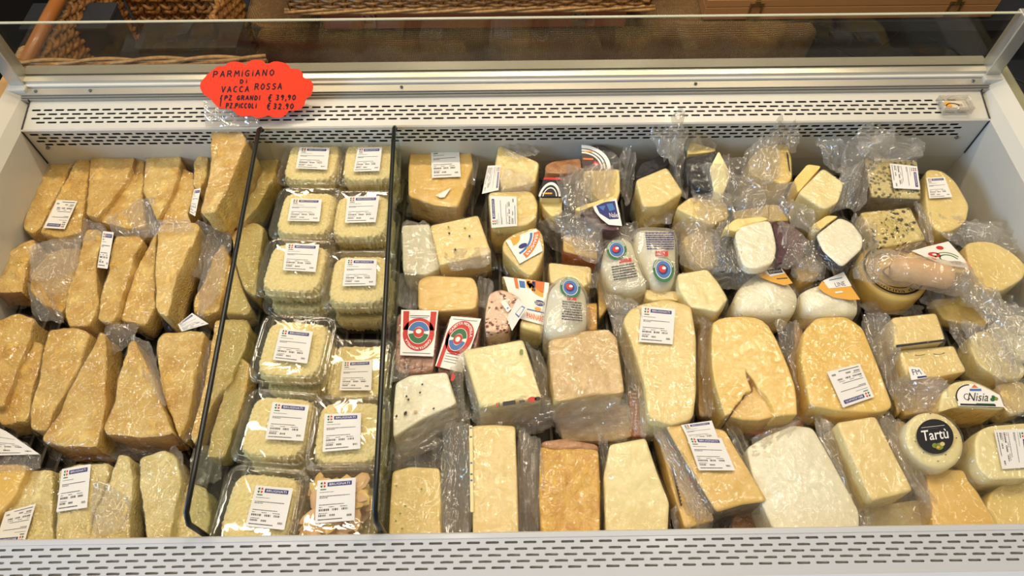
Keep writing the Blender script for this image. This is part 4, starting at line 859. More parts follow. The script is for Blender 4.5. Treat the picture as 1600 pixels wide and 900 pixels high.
cp('large pale slab with rounded back and upright price label, centre of the case', [(1005,474),(1042,467),(1080,478),(1088,527),(1088,613),(1083,655),(1048,665),(1013,654),(1007,602),(990,545),(973,500),(985,482)], .82, 'cream', rnd=3, e=.016, side='pale',
   labs=[([(1003,478),(1055,483),(1051,538),(998,534)],)], extras=[], flaps=[([(942,455),(985,470),(980,520),(960,530)], .81, .005), ([(975,540),(1005,600),(1010,690),(980,660)], [.80,.81,.80,.79], .006), ([(1060,470),(1120,480),(1105,510),(1080,500)], .80, .007)])
# cracked gouda: body with a notch, loose corner sunk in it
gp_ = [(1114,504),(1124,498),(1138,495),(1160,494),(1181,496),(1192,501),(1201,509),(1211,526),(1221,547),(1232,573),(1242,602),(1245,625),(1246,648),(1211,650),(1206,634),(1199,621),(1190,612),(1184,606),(1178,594),(1166,580),(1167,590),(1172,602),(1175,611),(1162,615),(1159,624),(1150,633),(1142,646),(1133,650),(1124,622),(1117,599),(1113,575),(1112,550),(1112,525)]
gw = [at(u, v, .82) for u, v in gp_]; gc = sum(gw, Vector()) / len(gw)
gr_ = empty('cheese_packet', (gc.x, gc.y, DECK + .0105), 'yellow semi hard slab with a crack and broken corner in its lower edge', 'cheese', SC)
slab_cut('cheese_block', gw, DECK + .0105, 'gouda', gr_)
slab_cut('broken_corner', [at(u, v, .811) for u, v in ((1178,596),(1186,608),(1198,622),(1205,636),(1209,651),(1187,657),(1160,656),(1141,651),(1151,634),(1161,624),(1164,617),(1176,612))], DECK + .011, 'yellow', gr_)
hull = [at(u, v, .82) for u, v in ((1112,504),(1138,494),(1181,495),(1201,508),(1221,546),(1243,602),(1248,650),(1187,658),(1131,652),(1117,600),(1111,556))]
wrap(dense(hull, .0045, 2)[0], gr_, DECK + .0105, .016, None, 77)
flap(gr_, [(1090,490),(1112,495),(1118,650),(1100,650)], .80, None, .006, seed=78); flap(gr_, [(1205,500),(1250,500),(1255,620),(1240,600)], .80, None, .007, seed=79)
flap(gr_, [(1130,652),(1250,650),(1250,668),(1140,672)], [.80,.80,.78,.78], None, .005, seed=80)
cp('yellow semi hard slab with rounded back and upside-down price label', [(1256,517),(1276,496),(1322,494),(1348,512),(1373,573),(1396,637),(1373,645),(1310,642),(1266,634),(1251,560)], .82, 'gouda', rnd=3, e=.016, labs=[([(1366,620),(1317,637),(1292,581),(1343,568)],)],
   flaps=[([(1345,495),(1390,500),(1410,600),(1395,630)], [.80,.79,.79,.81], .006), ([(1385,510),(1400,520),(1425,640),(1400,640)], .79, .006)])
cp('cream cheese block with dark streaked lower edge, upper of two near the right', [(1394,496),(1463,489),(1470,508),(1478,532),(1399,542)], .82, 'cream', rnd=1, side='cream',
   prints=[('dark_edge', [(1400,538),(1478,529),(1478,533),(1400,543)], [Rc(0,0,1,.8,black,1,4)], .001)])
cp('cream cheese block with two dark marks and a blue sticker, below the dark edged one', [(1404,547),(1491,540),(1500,560),(1511,580),(1460,590),(1420,592),(1410,570)], .81, 'cream', rnd=1,
   prints=[('dark_marks', [(1404,547),(1491,540),(1500,560),(1410,570)], [Ar(.35,.6,.08,.11,200,330,black,1), Ar(.68,.55,.08,.11,190,350,black,1)], .003), ('blue_sticker', [(1419,573),(1437,574),(1450,590),(1424,594)], [Rc(0,0,1,1,whitep,0), T('FM',.2,.35,.8,.8,navy,1), Rc(.4,.05,.98,.2,navy,1)], .008)])
cp('wedge with a green and blue script label on its white rind', [(1472,614),(1490,597),(1515,593),(1540,603),(1564,617),(1571,640),(1520,637),(1492,636),(1466,645)], .82, 'pale', side='yellow', rnd=2,
   prints=[('script_label', [(1493,599),(1562,599),(1569,636),(1497,634)], [Pg([(0,.0),(.0,.55),(.12,.9),(.3,1),(.5,.95),(.95,.5),(1,0)], whitep, 0), Ar(.3,.4,.30,.33,90,200,black,1,1.7), Rc(.30,.66,.56,.76,blue,1), Pg([(.34,.80),(.42,.95),(.5,.80)], orange_p, 1), T('Nisia',.22,.22,.68,.58,black,2,0,.35), Ar(.22,.4,.06,.075,60,330,black,1,1.9), Rc(.05,.02,.82,.10,black,1), Rc(.4,.1,.8,.13,green,1), El(.80,.42,.04,.06,green,1), El(.85,.34,.05,.08,olive,1), El(.77,.30,.05,.08,green,1)], .003)],
   flaps=[([(1400,590),(1490,598),(1480,640),(1405,640)], [.80,.815,.80,.78], .008)])
cp('white rounded cheese in a loose bag at the right frame edge', [(1520,520),(1542,515),(1580,545),(1604,575),(1600,592),(1560,592),(1530,570),(1516,545)], .80, 'pale', rnd=4, flaps=[([(1500,505),(1545,510),(1600,585),(1555,600)], .81, .009), ([(1478,500),(1520,500),(1530,560),(1495,550)], .79, .008)])
cp('bulging white bagged cheese at the right side above its twin', [(1553,500),(1590,490),(1615,500),(1615,560),(1595,565),(1570,530)], .81, 'white', rnd=4, flaps=[([(1540,470),(1610,480),(1610,530),(1560,510)], .82, .008)])
cp('yellow white cheese piece under a bag right of the script labelled wedge', [(1556,600),(1600,595),(1612,640),(1578,650),(1566,625)], .79, 'butter', rnd=3, flaps=[([(1550,590),(1610,590),(1610,650),(1575,650)], .795, .006)])
# Tartu wheel
zf = lambda u, v: .822 + .00022 * (v - 688) * -1
TCx = [(1461 + 46 * math.cos(t) + 6 * math.sin(t) * -1 * .6, 688 - 45 * math.sin(t) + 9 * math.cos(t) * .6) for t in [i * math.pi / 20 for i in range(40)]]
tw = cp('small round white cheese with a black oval label reading Tartù', TCx, .825, 'pale', rnd=1, dv=-.012, side='white', r=.005, e=.005, name='round_cheese', group='round cheeses',
   prints=[('black_label', [(1429,658),(1483,652),(1493,706),(1439,712)], [El(.5,.5,.53,.5,black,0,40), T('Tartù',.12,.40,.88,.70,whitep,2,.01), Rc(.15,.78,.82,.79,whitep,2), Rc(.3,.72,.62,.735,ink,2), El(.56,.20,.12,.10,olive,2,14), El(.44,.24,.08,.07,olive,2,12), El(.66,.26,.07,.06,M['herbed'],3,12), El(.52,.18,.05,.04,gold_p,4,10)], .003),
           ('truffle_specks', [(1415,642),(1507,642),(1507,734),(1415,734)], [El(x, y, .015, .009, black, 1, 8) for x, y in ((.42,.95),(.86,.53),(.68,.25),(.55,.14),(.30,.28),(.16,.47))], .003)])
# --- front row, right
FG = 'cheeses of the front row behind the white lip'
def fr(label, poly, z=.80, mat='cream', **k):
    k['group'] = FG; return ch(label, poly, z, mat, **k)
fr('pale yellow cheese block with tiny specks in the front left corner of the right bay', [(613,736),(640,729),(687,731),(690,780),(689,860),(606,860),(609,790)], .79, 'butter', rnd=1, e=.012,
   prints=[('specks', [(613,736),(687,731),(689,850),(607,850)], [El(x, y, .02, .014, olive, 1, 7) for x, y in ((.1,.78),(.62,.72),(.3,.5),(.12,.3),(.25,.2),(.2,.4))], .003)],
   flaps=[([(612,688),(690,680),(690,735),(612,740)], [.79,.79,.78,.78], .007), ([(688,690),(735,665),(735,850),(690,850)], [.79,.80,.79,.78], .006, film2)])
fr('tall rectangular cream slab with blue dots on its edge, front row', [(737,665),(770,663),(805,665),(808,740),(811,860),(739,862),(738,760)], .815, 'cream', rnd=1, e=.014, side='tan',
   prints=[('edge_print', [(733,665),(738,665),(740,800),(735,800)], [Rc(0,0,1,1,M['cream'],0,4)] + [El(.5,y,.4,.012,green if i % 2 else blue,1,8) for i, y in enumerate((.97,.86,.55,.42,.35))], .004)],
   flaps=[([(808,660),(835,690),(840,850),(812,850)], [.805,.79,.78,.79], .006, film2)])
fr('golden coarse cheese block with curved rind at its back, front row', [(844,697),(866,702),(910,700),(935,703),(938,760),(937,860),(846,860),(842,770)], .805, 'golden', rnd=1, tn=.0016, side='brown_rind', e=.010,
   extras=[('rind', [(846,690),(880,685),(935,695),(936,706),(905,702),(870,704),(845,699)], .800, .05, 'brown_rind')], flaps=[([(820,680),(845,690),(846,820),(825,790)], .79, .006), ([(935,675),(955,690),(950,760),(938,730)], .79, .006)])
fr('pale wedge with slanted right edge in the front row', [(953,694),(1009,684),(1026,735),(1046,785),(1042,860),(947,860),(943,744)], .80, 'pale', rnd=1, e=.008)
fr('yellow cheese slab with wavy dark edge and red print on its bag, front row', [(1026,672),(1048,668),(1085,760),(1118,812),(1070,826),(1052,770)], .79, 'yellow', rnd=1, e=.008,
   prints=[('red_print', [(1040,690),(1060,690),(1098,765),(1080,770)], [Pg([(.1,.85),(.6,1),(.5,.75)], red, 1), Pg([(.2,.3),(.9,.35),(1,.0),(.5,.05)], red, 1)], .008),
           ('wavy_edge', [(1046,725),(1052,723),(1068,790),(1062,792)], [Pg([(.2,0)] + [(.9 if i % 2 else .5, .04*i) for i in range(25)] + [(.2,1)], brownp, 1)] , .004)],
   flaps=[([(1020,665),(1042,668),(1110,800),(1085,815)], .80, .005, film2), ([(1050,790),(1110,785),(1115,850),(1055,850)], [.79,.79,.78,.78], .008)])
fr('yellow slab with two price labels and a brown rind, front row centre', [(1040,665),(1085,662),(1133,672),(1165,725),(1199,783),(1160,788),(1120,800),(1080,735)], .815, 'yellow', rnd=1, e=.012, side='grey_rind',
   labs=[([(1064,664),(1112,657),(1124,690),(1078,692)], .0036), ([(1073,682),(1127,684),(1149,735),(1092,735)], .0052)],
   flaps=[([(1130,665),(1160,670),(1215,780),(1190,780)], [.80,.79,.78,.80], .006)])
fr('big white bulging cheese slab in a creased bag, front row', [(1166,700),(1200,680),(1240,664),(1270,668),(1300,720),(1343,800),(1343,855),(1225,858),(1200,810),(1178,755)], .81, 'white', rnd=2, dome=.004, e=.012,
   flaps=[([(1265,650),(1300,655),(1370,820),(1345,840)], [.80,.80,.79,.79], .006, film2), ([(1170,685),(1250,655),(1240,680),(1175,720)], .81, .006)])
fr('cream rectangular slab lying slanted in a long bag, front row', [(1307,660),(1368,650),(1398,710),(1427,767),(1363,783),(1335,722)], .825, 'cream', rnd=1, e=.010, bot=.765,
   flaps=[([(1365,648),(1400,650),(1465,800),(1430,770)], [.81,.80,.79,.81], .006, film2), ([(1340,770),(1440,765),(1480,810),(1360,850)], [.80,.80,.78,.78], .009)])
fr('yellow cheese slab with a notched top right of the slanted one', [(1445,737),(1480,733),(1506,734),(1512,750),(1527,767),(1557,816),(1565,855),(1462,858),(1455,790)], .795, 'yellow', rnd=1, e=.010)
fr('pale round edged cheese with a sideways price label at the right frame edge', [(1522,690),(1530,672),(1547,665),(1612,660),(1615,747),(1547,750),(1528,730)], .815, 'pale', rnd=3, e=.012, labs=[([(1604,670),(1612,730),(1566,733),(1553,672)],)])
fr('pale cheese piece in the front right corner below the sideways label', [(1547,770),(1570,755),(1615,748),(1620,850),(1552,852),(1540,800)], .79, 'butter', rnd=3, e=.012)

# --- partly hidden cheeses of the lower layer, seen in the gaps
LG = 'partly hidden cheeses of the lower layer'
def low(label, poly, mat, z=.768, **k): return cp(label, poly, z, mat, group=LG, rnd=2, e=.006, **k)
low('half hidden brown cheese under the arched tan rinded block', [(868,640),(985,632),(990,682),(950,688),(880,690)], 'tan', .766)
low('half hidden amber cheese left of the foot of the big labelled slab', [(982,610),(1005,610),(1040,675),(1010,682),(985,684)], 'orange_rind', .766)
low('half hidden cheese deep between the big labelled slab and the cracked one', [(1090,500),(1110,500),(1118,650),(1092,652)], 'tan', .766)
low('half hidden orange cheese showing under the cracked slab at its lower right', [(1160,662),(1256,655),(1256,672),(1190,680),(1162,676)], 'orange_rind', .768)
low('half hidden cheese deep between the cracked slab and the upside-down labelled one', [(1240,500),(1254,510),(1256,640),(1249,640)], 'tan', .764)
low('half hidden pale cheese at the right flank of the upside-down labelled slab', [(1370,520),(1396,548),(1412,640),(1402,650),(1392,600)], 'butter', .766)
low('half hidden cheese behind the script labelled wedge under crumpled film', [(1408,602),(1470,602),(1464,640),(1412,650)], 'butter', .772)
low('half hidden cheese left of the round cheese with the black label', [(1400,655),(1418,660),(1440,730),(1430,750),(1400,700)], 'tan', .766)
low('half hidden cheese under the end of the slanted cream slab', [(1350,792),(1440,780),(1455,860),(1350,860)], 'pale', .766)
low('half hidden cheese between the round half and the salmon roll at right', [(1455,468),(1520,462),(1545,500),(1540,512),(1475,500)], 'butter', .770)
low('half hidden brown cheese between the wedge with two labels and the white slab', [(1150,795),(1200,790),(1222,860),(1130,860)], 'brown_rind', .762)
low('half hidden cheese in the gap right of the two white tubs', [(1062,352),(1070,420),(1085,425),(1095,352)], 'tan', .768)
low('half hidden yellow cheese in the gap between tubs and orange rinded wedge', [(937,415),(945,455),(955,470),(936,500),(934,440)], 'yellow', .766)
low('half hidden cheese beneath the folded bag at the centre rear', [(1145,330),(1215,318),(1235,345),(1210,345),(1150,350)], 'butter', .79)

def veil(words, quad, zs, amp=.010, mat=None, seed=0):
    """an extra loose sheet of the bag of the cheese whose label holds these words"""
    o = next(x for x in COL.objects if words in x.get('label', ''))
    flap(o, quad, zs, mat, amp, n=30, seed=seed, name='bag_sheet', folds=3.0)
veil('black waxed cheese with an oval', [(1072,250),(1200,285),(1190,335),(1085,320)], [.838,.842,.826,.828], .010, None, 201)
veil('pale cheese quarter with fine', [(1160,238),(1212,205),(1222,285),(1165,290)], [.84,.86,.838,.834], .010, None, 202)
veil('cheese cube with white cut face', [(1320,215),(1375,238),(1345,330),(1305,325)], [.86,.85,.832,.835], .010, None, 203)
veil('cheese block with dark dill', [(1330,205),(1445,215),(1440,250),(1345,250)], [.872,.87,.845,.845], .008, None, 204)
veil('cream cheese wedge with black rind', [(1010,205),(1075,170),(1070,245),(1045,262)], [.86,.89,.85,.842], .012, None, 205)
veil('half wheel with black rind', [(905,262),(965,258),(960,320),(895,330)], [.838,.838,.828,.835], .011, M['bag_cloudy'], 206)
veil('purple rinded wedge', [(870,275),(925,265),(930,330),(885,345)], [.838,.838,.84,.83], .012, M['bag_cloudy'], 207)
veil('yellow cheese wedge with orange rind', [(860,330),(935,345),(945,400),(885,385)], [.835,.84,.82,.82], .010, None, 208)
veil('pale round cheese half', [(1430,330),(1590,360),(1600,395),(1480,380)], [.81,.82,.81,.82], .008, None, 209)
veil('small round yellow cheese wheel' if False else 'salmon coloured', [(1500,440),(1560,450),(1600,520),(1545,505)], [.83,.825,.815,.815], .012, M['bag_cloudy'], 210)
veil('cream cheese block with dark streaked', [(1340,488),(1398,495),(1405,560),(1370,600)], [.80,.82,.815,.79], .008, None, 211)
veil('cloudy bag right of the white tubs', [(1050,345),(1120,350),(1135,425),(1065,420)], [.80,.82,.81,.80], .010, None, 212)
veil('white square faced cheese', [(1110,420),(1190,418),(1200,445),(1120,455)], [.82,.825,.81,.80], .008, None, 213)
veil('yellow cheese piece half buried', [(1235,385),(1290,395),(1290,440),(1240,440)], [.82,.82,.81,.81], .008, None, 214)
veil('pale slab with rounded back' if False else 'large pale slab', [(945,460),(1000,470),(1015,560),(985,600)], [.805,.822,.815,.80], .006, None, 215)
veil('bulging white bagged', [(1530,470),(1612,500),(1612,590),(1560,560)], [.825,.83,.82,.815], .010, None, 216)
veil('script label', [(1400,585),(1480,590),(1475,645),(1400,645)], [.81,.825,.81,.79], .010, None, 217)
veil('squat hard cheese block', [(50,375),(130,370),(100,470),(45,440)], [.80,.80,.80,.80], .008, None, 218)
veil('raised hard cheese wedge', [(315,175),(395,185),(392,225),(325,205)], [.88,.88,.865,.87], .006, M['film_thin'], 219)
veil('slim triangular', [(150,350),(240,300),(260,345),(215,385)], [.80,.81,.80,.79], .008, None, 220)
veil('rounded hard cheese wedge above', [(330,340),(365,360),(340,470),(305,500)], [.80,.80,.80,.79], .008, None, 221)
veil('triangular hard cheese wedge with thick', [(200,520),(240,540),(262,640),(225,590)], [.80,.80,.815,.815], .006, None, 222)

veil('tall rectangular cream slab', [(690,665),(742,660),(742,850),(688,850)], [.80,.815,.815,.785], .006, M['bag_cloudy'], 230)
veil('golden coarse cheese block', [(806,665),(850,690),(850,850),(808,850)], [.80,.805,.80,.785], .006, M['bag_cloudy'], 231)
veil('tan rinded cheese block', [(862,628),(980,615),(990,690),(872,690)], [.822,.82,.775,.775], .005, M['bag_cloudy'], 232)
veil('pale square cheese block', [(740,640),(858,615),(868,672),(752,690)], [.826,.826,.79,.785], .006, M['bag_cloudy'], 233)
veil('yellow slab with two price labels', [(1015,665),(1042,668),(1122,800),(1085,820)], [.80,.812,.81,.79], .005, M['bag_cloudy'], 234)
veil('white cheese block with scattered', [(608,688),(722,632),(740,665),(612,735)], [.81,.815,.79,.785], .006, M['bag_cloudy'], 235)
veil('cream rectangular slab', [(1368,650),(1410,655),(1475,790),(1428,775)], [.82,.80,.785,.815], .006, M['bag_cloudy'], 236)
veil('big white bulging', [(1268,655),(1302,662),(1370,815),(1343,830)], [.81,.80,.785,.80], .006, M['bag_cloudy'], 237)
# ------------------------------------------------------------ tubs of grated cheese
S_ = .052     # half width of a tub
def rrect(hx, hy, rad, n=5):
    P = []
    for cx, cy, a0 in ((hx-rad, hy-rad, 0), (-hx+rad, hy-rad, 90), (-hx+rad, -hy+rad, 180), (hx-rad, -hy+rad, 270)):
        for i in range(n + 1):
            a = math.radians(a0 + 90 * i / n); P.append((cx + rad * math.cos(a), cy + rad * math.sin(a)))
    return P
def loft(name, secs, mat, parent, cap0=True, cap1=True, ribs=0, smooth=True):
    """secs: list of (half x, half y, radius, z)"""
    V = []; Fa = []; n = None
    for hx, hy, rad, z, rb_ in secs:
        P = rrect(hx, hy, rad, 5); Q = []
        for i, p in enumerate(P):               # subdivide the straight runs so ribs can be pressed in
            q = P[(i + 1) % len(P)]; Q.append(p)
            if (i + 1) % 6 == 0:
                for k in range(1, 28): Q.append((p[0] + (q[0]-p[0]) * k / 28, p[1] + (q[1]-p[1]) * k / 28))
        n = len(Q)
        for i, (x, y) in enumerate(Q):
            k = 1 - rb_ * (.022 if (i // 2) % 2 and (i % 33) > 5 else 0); V.append((x * k, y * k, z))
    m = len(secs)
    for j in range(m - 1):
        for i in range(n): Fa.append((j*n+i, j*n+(i+1)%n, (j+1)*n+(i+1)%n, (j+1)*n+i))
    if cap0: Fa.append(tuple(range(n))[::-1])
    if cap1: Fa.append(tuple(range((m-1)*n, m*n)))
    return mesh(name, V, Fa, mat, parent, smooth=smooth)
H = .044
tub0 = empty('grated_cheese_tub', (0, 0, 0), 'x', 'tub', 'clear plastic tubs between the glass dividers')
s = S_
loft('tub_base', [(s*.84, s*.84, .012, .0005, 0), (s*.86, s*.86, .013, .004, 1), (s*.93, s*.93, .014, .030, 1), (s*.93, s*.93, .014, .033, 0), (s*1.0, s*1.0, .016, .0335, 0), (s*1.0, s*1.0, .016, .0350, 0)], tub_m, tub0, True, False)
loft('tub_lid', [(s*1.01, s*1.01, .017, .034, 0), (s*1.01, s*1.01, .017, .0375, 0), (s*.96, s*.96, .015, .0375, 0), (s*.93, s*.93, .014, .0365, 0), (s*.90, s*.90, .014, .0425, 0), (s*.88, s*.88, .013, .0440, 0), (s*.85, s*.85, .012, .0432, 0)], tub_m, tub0, False, True)
# grated heap
G = 52; V = []; Fa = []
for j in range(G + 1):
    for i in range(G + 1):
        x = (i / G * 2 - 1); y = (j / G * 2 - 1); m_ = (abs(x) ** 5 + abs(y) ** 5) ** .2; k = max(abs(x), abs(y)); sc = (k / m_ if m_ > 0 else 1)
        p = Vector((x * sc, y * sc, 0)) * s * .86
        edge = max(0, (k - .88) / .12); n1 = noise.noise(p * 380); n2 = noise.noise(p * 900 + Vector((5, 5, 5)))
        z = .0370 + .0032 * n1 + .0018 * n2 - edge * edge * .012; p *= 1 - edge * (.05 + .14 * noise.noise(p * 420))
        V.append((p.x, p.y, z))
for j in range(G):
    for i in range(G): a = j*(G+1)+i; Fa.append((a, a+1, a+G+2, a+G+1))
# body skirt under the heap
ringi = [i for i in range(G+1)] + [(j)*(G+1)+G for j in range(1, G+1)] + [G*(G+1)+i for i in range(G-1, -1, -1)] + [j*(G+1) for j in range(G-1, 0, -1)]
b0 = len(V)
for i in ringi: v = V[i]; V.append((v[0]*.9, v[1]*.9, .002))
for k in range(len(ringi)):
    k2 = (k+1) % len(ringi); Fa.append((ringi[k], b0+k, b0+k2, ringi[k2]))
heap = mesh('grated_cheese', V, Fa, M['grated'], tub0)
tub0_children = list(tub0.children)
def spawn(label, loc, rz, scale=1.0, chunks=False):
    o = tub0.copy(); COL.objects.link(o); o.location = loc; o.rotation_euler = (0, 0, rz); o['label'] = label; o.scale = (scale, scale, 1)
    if chunks: o.name = 'cheese_chunk_tub'
    for c in tub0_children:
        if chunks and c.name.startswith('grated'): continue
        d = c.copy(); COL.objects.link(d); d.parent = o
    return o
TZ = DECK + .0102
def tub_at(label, u, v, quad, rz=0.0, level=1, seed=0, below=True, scale=1.0, chunks=False, blabel=None, dx=0, dy=0):
    z = TZ + level * H; p = at(u, v, z + .044)
    o = spawn(label, (p.x, p.y, z), math.radians(rz), scale, chunks)
    if quad:
        inv = Matrix.Translation(o.location) @ Matrix.Rotation(math.radians(rz), 4, 'Z') @ Matrix.Diagonal((scale, scale, 1, 1)); inv = inv.inverted()
        q = [inv @ at(a, b, z + .0443) for a, b in quad]
        lb = decal_local('price_label', q, price_label(seed), o)
    if below and level:
        spawn(blabel, (p.x + dx, p.y + dy - .004, TZ), math.radians(rz * .5 - 1.5), scale)
    return o
def decal_local(name, q, shapes, parent):
    o = decal(name, q, shapes, None); o.parent = parent; return o
_b = 'lower grated cheese tub directly beneath the '
L = [('backmost tub of grated cheese in the left column', 486, 247, [(468,230),(515,231),(511,265),(462,263)], -2, 1.0),
     ('backmost tub of grated cheese in the right column', 576, 247, [(559,231),(597,230),(593,267),(552,268)], 2, 1.0),
     ('second tub of grated cheese from the back in the left column', 477, 328, [(455,310),(503,311),(499,346),(449,345)], -2, 1.0),
     ('second tub of grated cheese from the back in the right column', 563, 333, [(543,307),(593,306),(587,347),(539,348)], 0, 1.0),
     ('third tub of grated cheese from the back in the left column', 459, 414, [(447,380),(499,382),(493,425),(442,422)], -4, 1.02),
     ('third tub of grated cheese from the back in the right column', 560, 432, [(540,404),(589,405),(587,446),(535,447)], 0, 1.0),
     ('fourth tub of grated cheese from the back in the left column', 456, 541, [(438,513),(489,518),(480,568),(426,562)], -4, 1.03)]
for i, (lb, u, v, q, rz, sc) in enumerate(L): tub_at(lb, u, v, q, rz, 1, 50 + i, scale=sc, blabel=_b + lb.replace(' of grated cheese', '').replace('from the back ', '').replace('in the ', 'of the '), dx=.001)
tub_at('single low tub of grated cheese beside the gap in the right column', 557, 577, [(535,564),(582,562),(580,610),(530,610)], -2, 0, 60)
tub_at('fifth tub of grated cheese from the back in the left column', 431, 663, [(426,628),(483,633),(474,689),(414,686)], -5, 1, 61, blabel=_b + 'fifth tub of the left column', scale=.98)
tub_at('tub of grated cheese just behind the tub of cheese chunks', 543, 672, [(507,647),(564,645),(563,701),(504,706)], 0, 1, 62, blabel=_b + 'tub just behind the cheese chunks', scale=1.0)
tub_at('frontmost tub of grated cheese against the white front lip', 403, 792, [(400,758),(458,763),(444,828),(383,822)], -6, 1, 63, blabel=_b + 'frontmost tub of grated cheese', scale=1.0)
ck = tub_at('tub of thick cheese chunks at the front beside the right divider', 523, 786, [(496,751),(556,746),(554,813),(492,818)], 0, 1, 64, blabel=_b + 'tub of thick cheese chunks', scale=1.0, chunks=True)
rr = random.Random(11)
def chunk_mesh():
    V = []; Fa = []; a = rr.uniform(.013, .022); b_ = rr.uniform(.007, .011); n = 8
    for k, (s1, z) in enumerate(((.55, -.004), (1, -.0025), (1, .0025), (.6, .0042))):
        for i in range(n):
            t = 2*math.pi*i/n; V.append((a * s1 * math.cos(t) * rr.uniform(.9, 1.1), b_ * s1 * math.sin(t) * rr.uniform(.85, 1.15), z))
    for k in range(3):
        for i in range(n): Fa.append((k*n+i, k*n+(i+1)%n, (k+1)*n+(i+1)%n, (k+1)*n+i))
    Fa += [tuple(range(n))[::-1], tuple(range(3*n, 4*n))]; return V, Fa
protos = []
for i in range(66):
    if i < 6:
        v, f = chunk_mesh(); o = mesh('cheese_chunk', v, f, M['yellow'] if i % 2 else M['pink'], ck); 
        for p in o.data.polygons: p.use_smooth = False
        # undo the world offset applied by mesh(): chunks are local shapes
        off = parent_loc(ck); o.data.transform(Matrix.Translation(off)); protos.append(o.data)
    else: o = bpy.data.objects.new('cheese_chunk', protos[i % 6]); COL.objects.link(o); o.parent = ck
    layer = (i * 3) // 66
    o.location = (rr.uniform(-.031, .031), rr.uniform(-.031, .031), .009 + layer * .0115 + rr.uniform(0, .002)); o.rotation_euler = (rr.uniform(-.25, .25), rr.uniform(-.3, .3), rr.uniform(0, 3.14))
for c in tub0_children: bpy.data.objects.remove(c)
bpy.data.objects.remove(tub0)

# ------------------------------------------------------------ orange price sign
cloud = [(333,109),(341,103),(351,103),(356,98),(366,96),(378,98),(384,101),(391,95),(401,93),(411,95),(417,100),(428,96),(440,97),(450,101),(455,107),(466,108),(473,114),(474,121),(483,124),(489,131),(489,139),(486,149),(478,155),(476,163),(470,170),(460,173),(452,173),(446,180),(436,184),(426,183),(418,181),(408,184),(399,184),(393,181),(382,182),(372,180),(365,173),(354,170),(343,169),(336,163),(328,154),(319,148),(313,138),(314,128),(321,120),(324,116)]
nrm = Vector((.05, -.72, .70)).normalized(); p0 = at(400, 140, .925); p0.y = min(p0.y, .889)
p0 = atY(400, 140, .886)
def on(u, v, off=0.0):
    d = ray(u, v); k = ((p0 + nrm * off) - CAM).dot(nrm) / d.dot(nrm); return CAM + d * k
base = on(400, 184)
sg = empty('price_sign', base, 'orange cloud shaped card with handwritten cheese prices at the rear rail', 'sign')
sub = []
for i in range(len(cloud)):
    a, b_, c, d = cloud[i-1], cloud[i], cloud[(i+1) % len(cloud)], cloud[(i+2) % len(cloud)]
    for t in (0, .33, .66):
        sub.append(tuple(.5 * (2*b_[k] + (c[k]-a[k])*t + (2*a[k]-5*b_[k]+4*c[k]-d[k])*t*t + (3*b_[k]-a[k]-3*c[k]+d[k])*t**3) for k in (0, 1)))
n = len(sub); V = [on(u, v, .0006) for u, v in sub] + [on(u, v, -.0006) for u, v in sub]
om = plain('fluorescent_orange', '#f53a04', .7, var=.02)
card = mesh('card', V, [tuple(range(n)), tuple(range(n, 2*n))[::-1]] + [(i, n+i, n+(i+1)%n, (i+1)%n) for i in range(n)], om, sg, smooth=False)
STK = {'P': [[(0,0),(.05,1),(.5,1),(.65,.75),(.5,.5),(.05,.48)]], 'A': [[(0,0),(.35,1),(.7,0)],[(.1,.38),(.62,.38)]], 'R': [[(0,0),(.03,1),(.5,.98),(.6,.72),(.45,.52),(.05,.5)],[(.3,.5),(.7,0)]],
 'M': [[(0,0),(.1,1),(.38,.4),(.68,1),(.8,0)]], 'I': [[(.1,0),(.1,.75)],[(.1,.95),(.12,1)]], 'G': [[(.65,.85),(.35,1),(.05,.7),(.05,.3),(.35,0),(.65,.15),(.62,.45),(.4,.45)]], 'N': [[(0,0),(.05,1),(.6,0),(.65,1)]],
 'O': [[(.35,1),(.05,.7),(.05,.3),(.35,0),(.65,.3),(.65,.7),(.35,1)]], 'D': [[(.05,0),(.05,1),(.45,.9),(.65,.5),(.45,.08),(.05,0)]], 'V': [[(0,1),(.3,0),(.65,1)]], 'C': [[(.62,.9),(.3,1),(.05,.65),(.08,.2),(.35,0),(.65,.08)]],
 'S': [[(.6,.9),(.3,1),(.08,.78),(.3,.55),(.58,.4),(.5,.08),(.25,0),(.02,.12)]], 'Z': [[(.05,1),(.6,1),(.05,0),(.65,0)]], 'L': [[(.05,1),(.05,0),(.55,0)]], '.': [[(.1,0),(.14,.05)]], ',': [[(.15,.1),(.05,-.25)]],
 '€': [[(.65,.95),(.35,1),(.12,.6),(.15,.2),(.4,-.02),(.65,.08)],[(-.02,.62),(.5,.66)],[(-.02,.4),(.45,.44)]], '3': [[(.05,.95),(.4,1),(.55,.8),(.25,.55),(.58,.3),(.4,0),(.02,.08)]], '9': [[(.58,.7),(.3,.5),(.08,.72),(.3,1),(.58,.85),(.52,.3),(.35,0)]],
 '0': [[(.35,1),(.05,.7),(.05,.3),(.35,0),(.65,.3),(.65,.7),(.35,1)]], '2': [[(.05,.8),(.3,1),(.55,.8),(.45,.45),(.02,0),(.62,.02)]], '{': [[(.5,1),(.25,.9),(.28,.55),(.1,.45),(.3,.3),(.25,-.55),(.3,-.9)]], ' ': []}
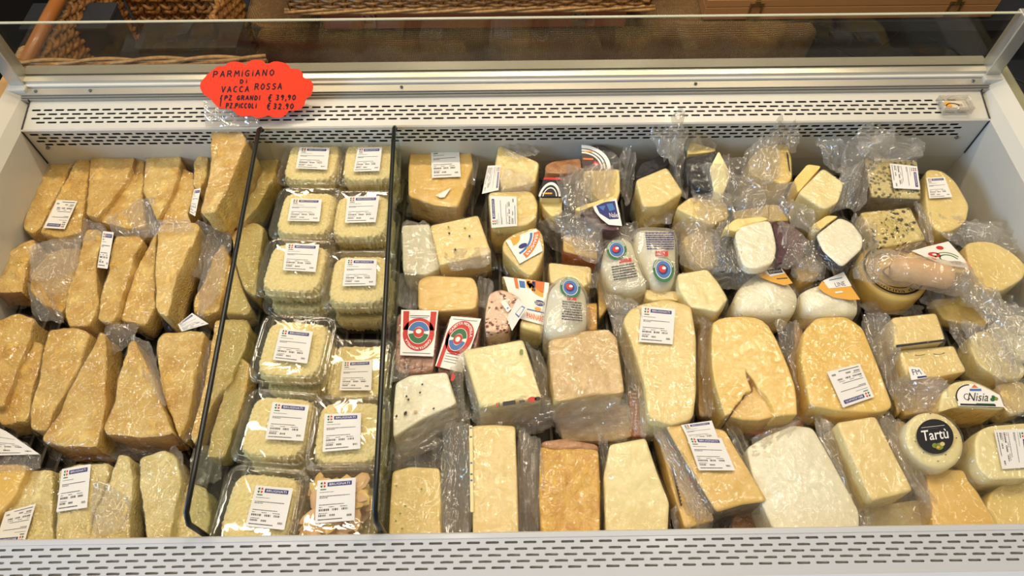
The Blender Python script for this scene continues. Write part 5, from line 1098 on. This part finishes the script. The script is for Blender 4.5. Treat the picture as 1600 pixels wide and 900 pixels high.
b = MB(); rr = random.Random(5)
def write(text, u0, v0, h, w_, sp, slope=0.0, th=1.6):
    u = u0
    for c in text:
        for st in STK.get(c, []):
            pts = [(u + x * w_ + .12 * h * y, v0 - y * h + slope * (u + x * w_ - u0) + rr.uniform(-.25, .25)) for x, y in st]
            for (a1, b1), (a2, b2) in zip(pts, pts[1:]):
                L_ = math.hypot(a2-a1, b2-b1) or 1; nx_, ny_ = -(b2-b1)/L_*th/2, (a2-a1)/L_*th/2; ex, ey = (a2-a1)/L_*.35, (b2-b1)/L_*.35
                q = [on(a1-ex+nx_, b1-ey+ny_, .0010), on(a2+ex+nx_, b2+ey+ny_, .0010), on(a2+ex-nx_, b2+ey-ny_, .0010), on(a1-ex-nx_, b1-ey-ny_, .0010)]
                b.add(q, [(0, 1, 2, 3)])
        u += sp * (.45 if c in '.,' else (.5 if c == 'I' else 1))
write('PARMIGIANO', 333, 120.5, 9, 9.2, 11.0, -.03); write('DI', 375, 130, 5.5, 7, 9); write('VACCA', 346, 144, 8.5, 7.8, 9.2, -.02); write('ROSSA', 398, 140, 9, 8, 9.0, -.02)
write('{', 343, 158, 9, 7, 8); write('PZ', 351, 156, 6.5, 5.6, 6.6, 0, 1.7); write('GRANDI', 370, 156, 6.5, 6, 6.9, 0, 1.7); write('€', 419, 158, 10, 7, 8, 0, 1.7); write('39,90', 431, 156, 7.5, 6.6, 7.4, 0, 1.7)
write('PZ.PICCOLI', 353, 168.5, 7, 5, 5.8, 0, 1.7); write('€', 417, 171, 10, 7, 8, 0, 1.7); write('32.90', 427, 170, 8, 6.6, 7.6, 0, 1.7)
b.build('handwriting', black, card)
# clear holder leaning behind the card down to the grille
q = [on(318, 158, -.004), on(400, 158, -.004), on(404, 196, -.004), on(322, 198, -.004)]
V = [p for p in q] + [p + nrm * .001 for p in q]
mesh('card_holder', V, [(3,2,1,0),(4,5,6,7),(0,1,5,4),(1,2,6,5),(2,3,7,6),(3,0,4,7)], film2, sg, smooth=False)
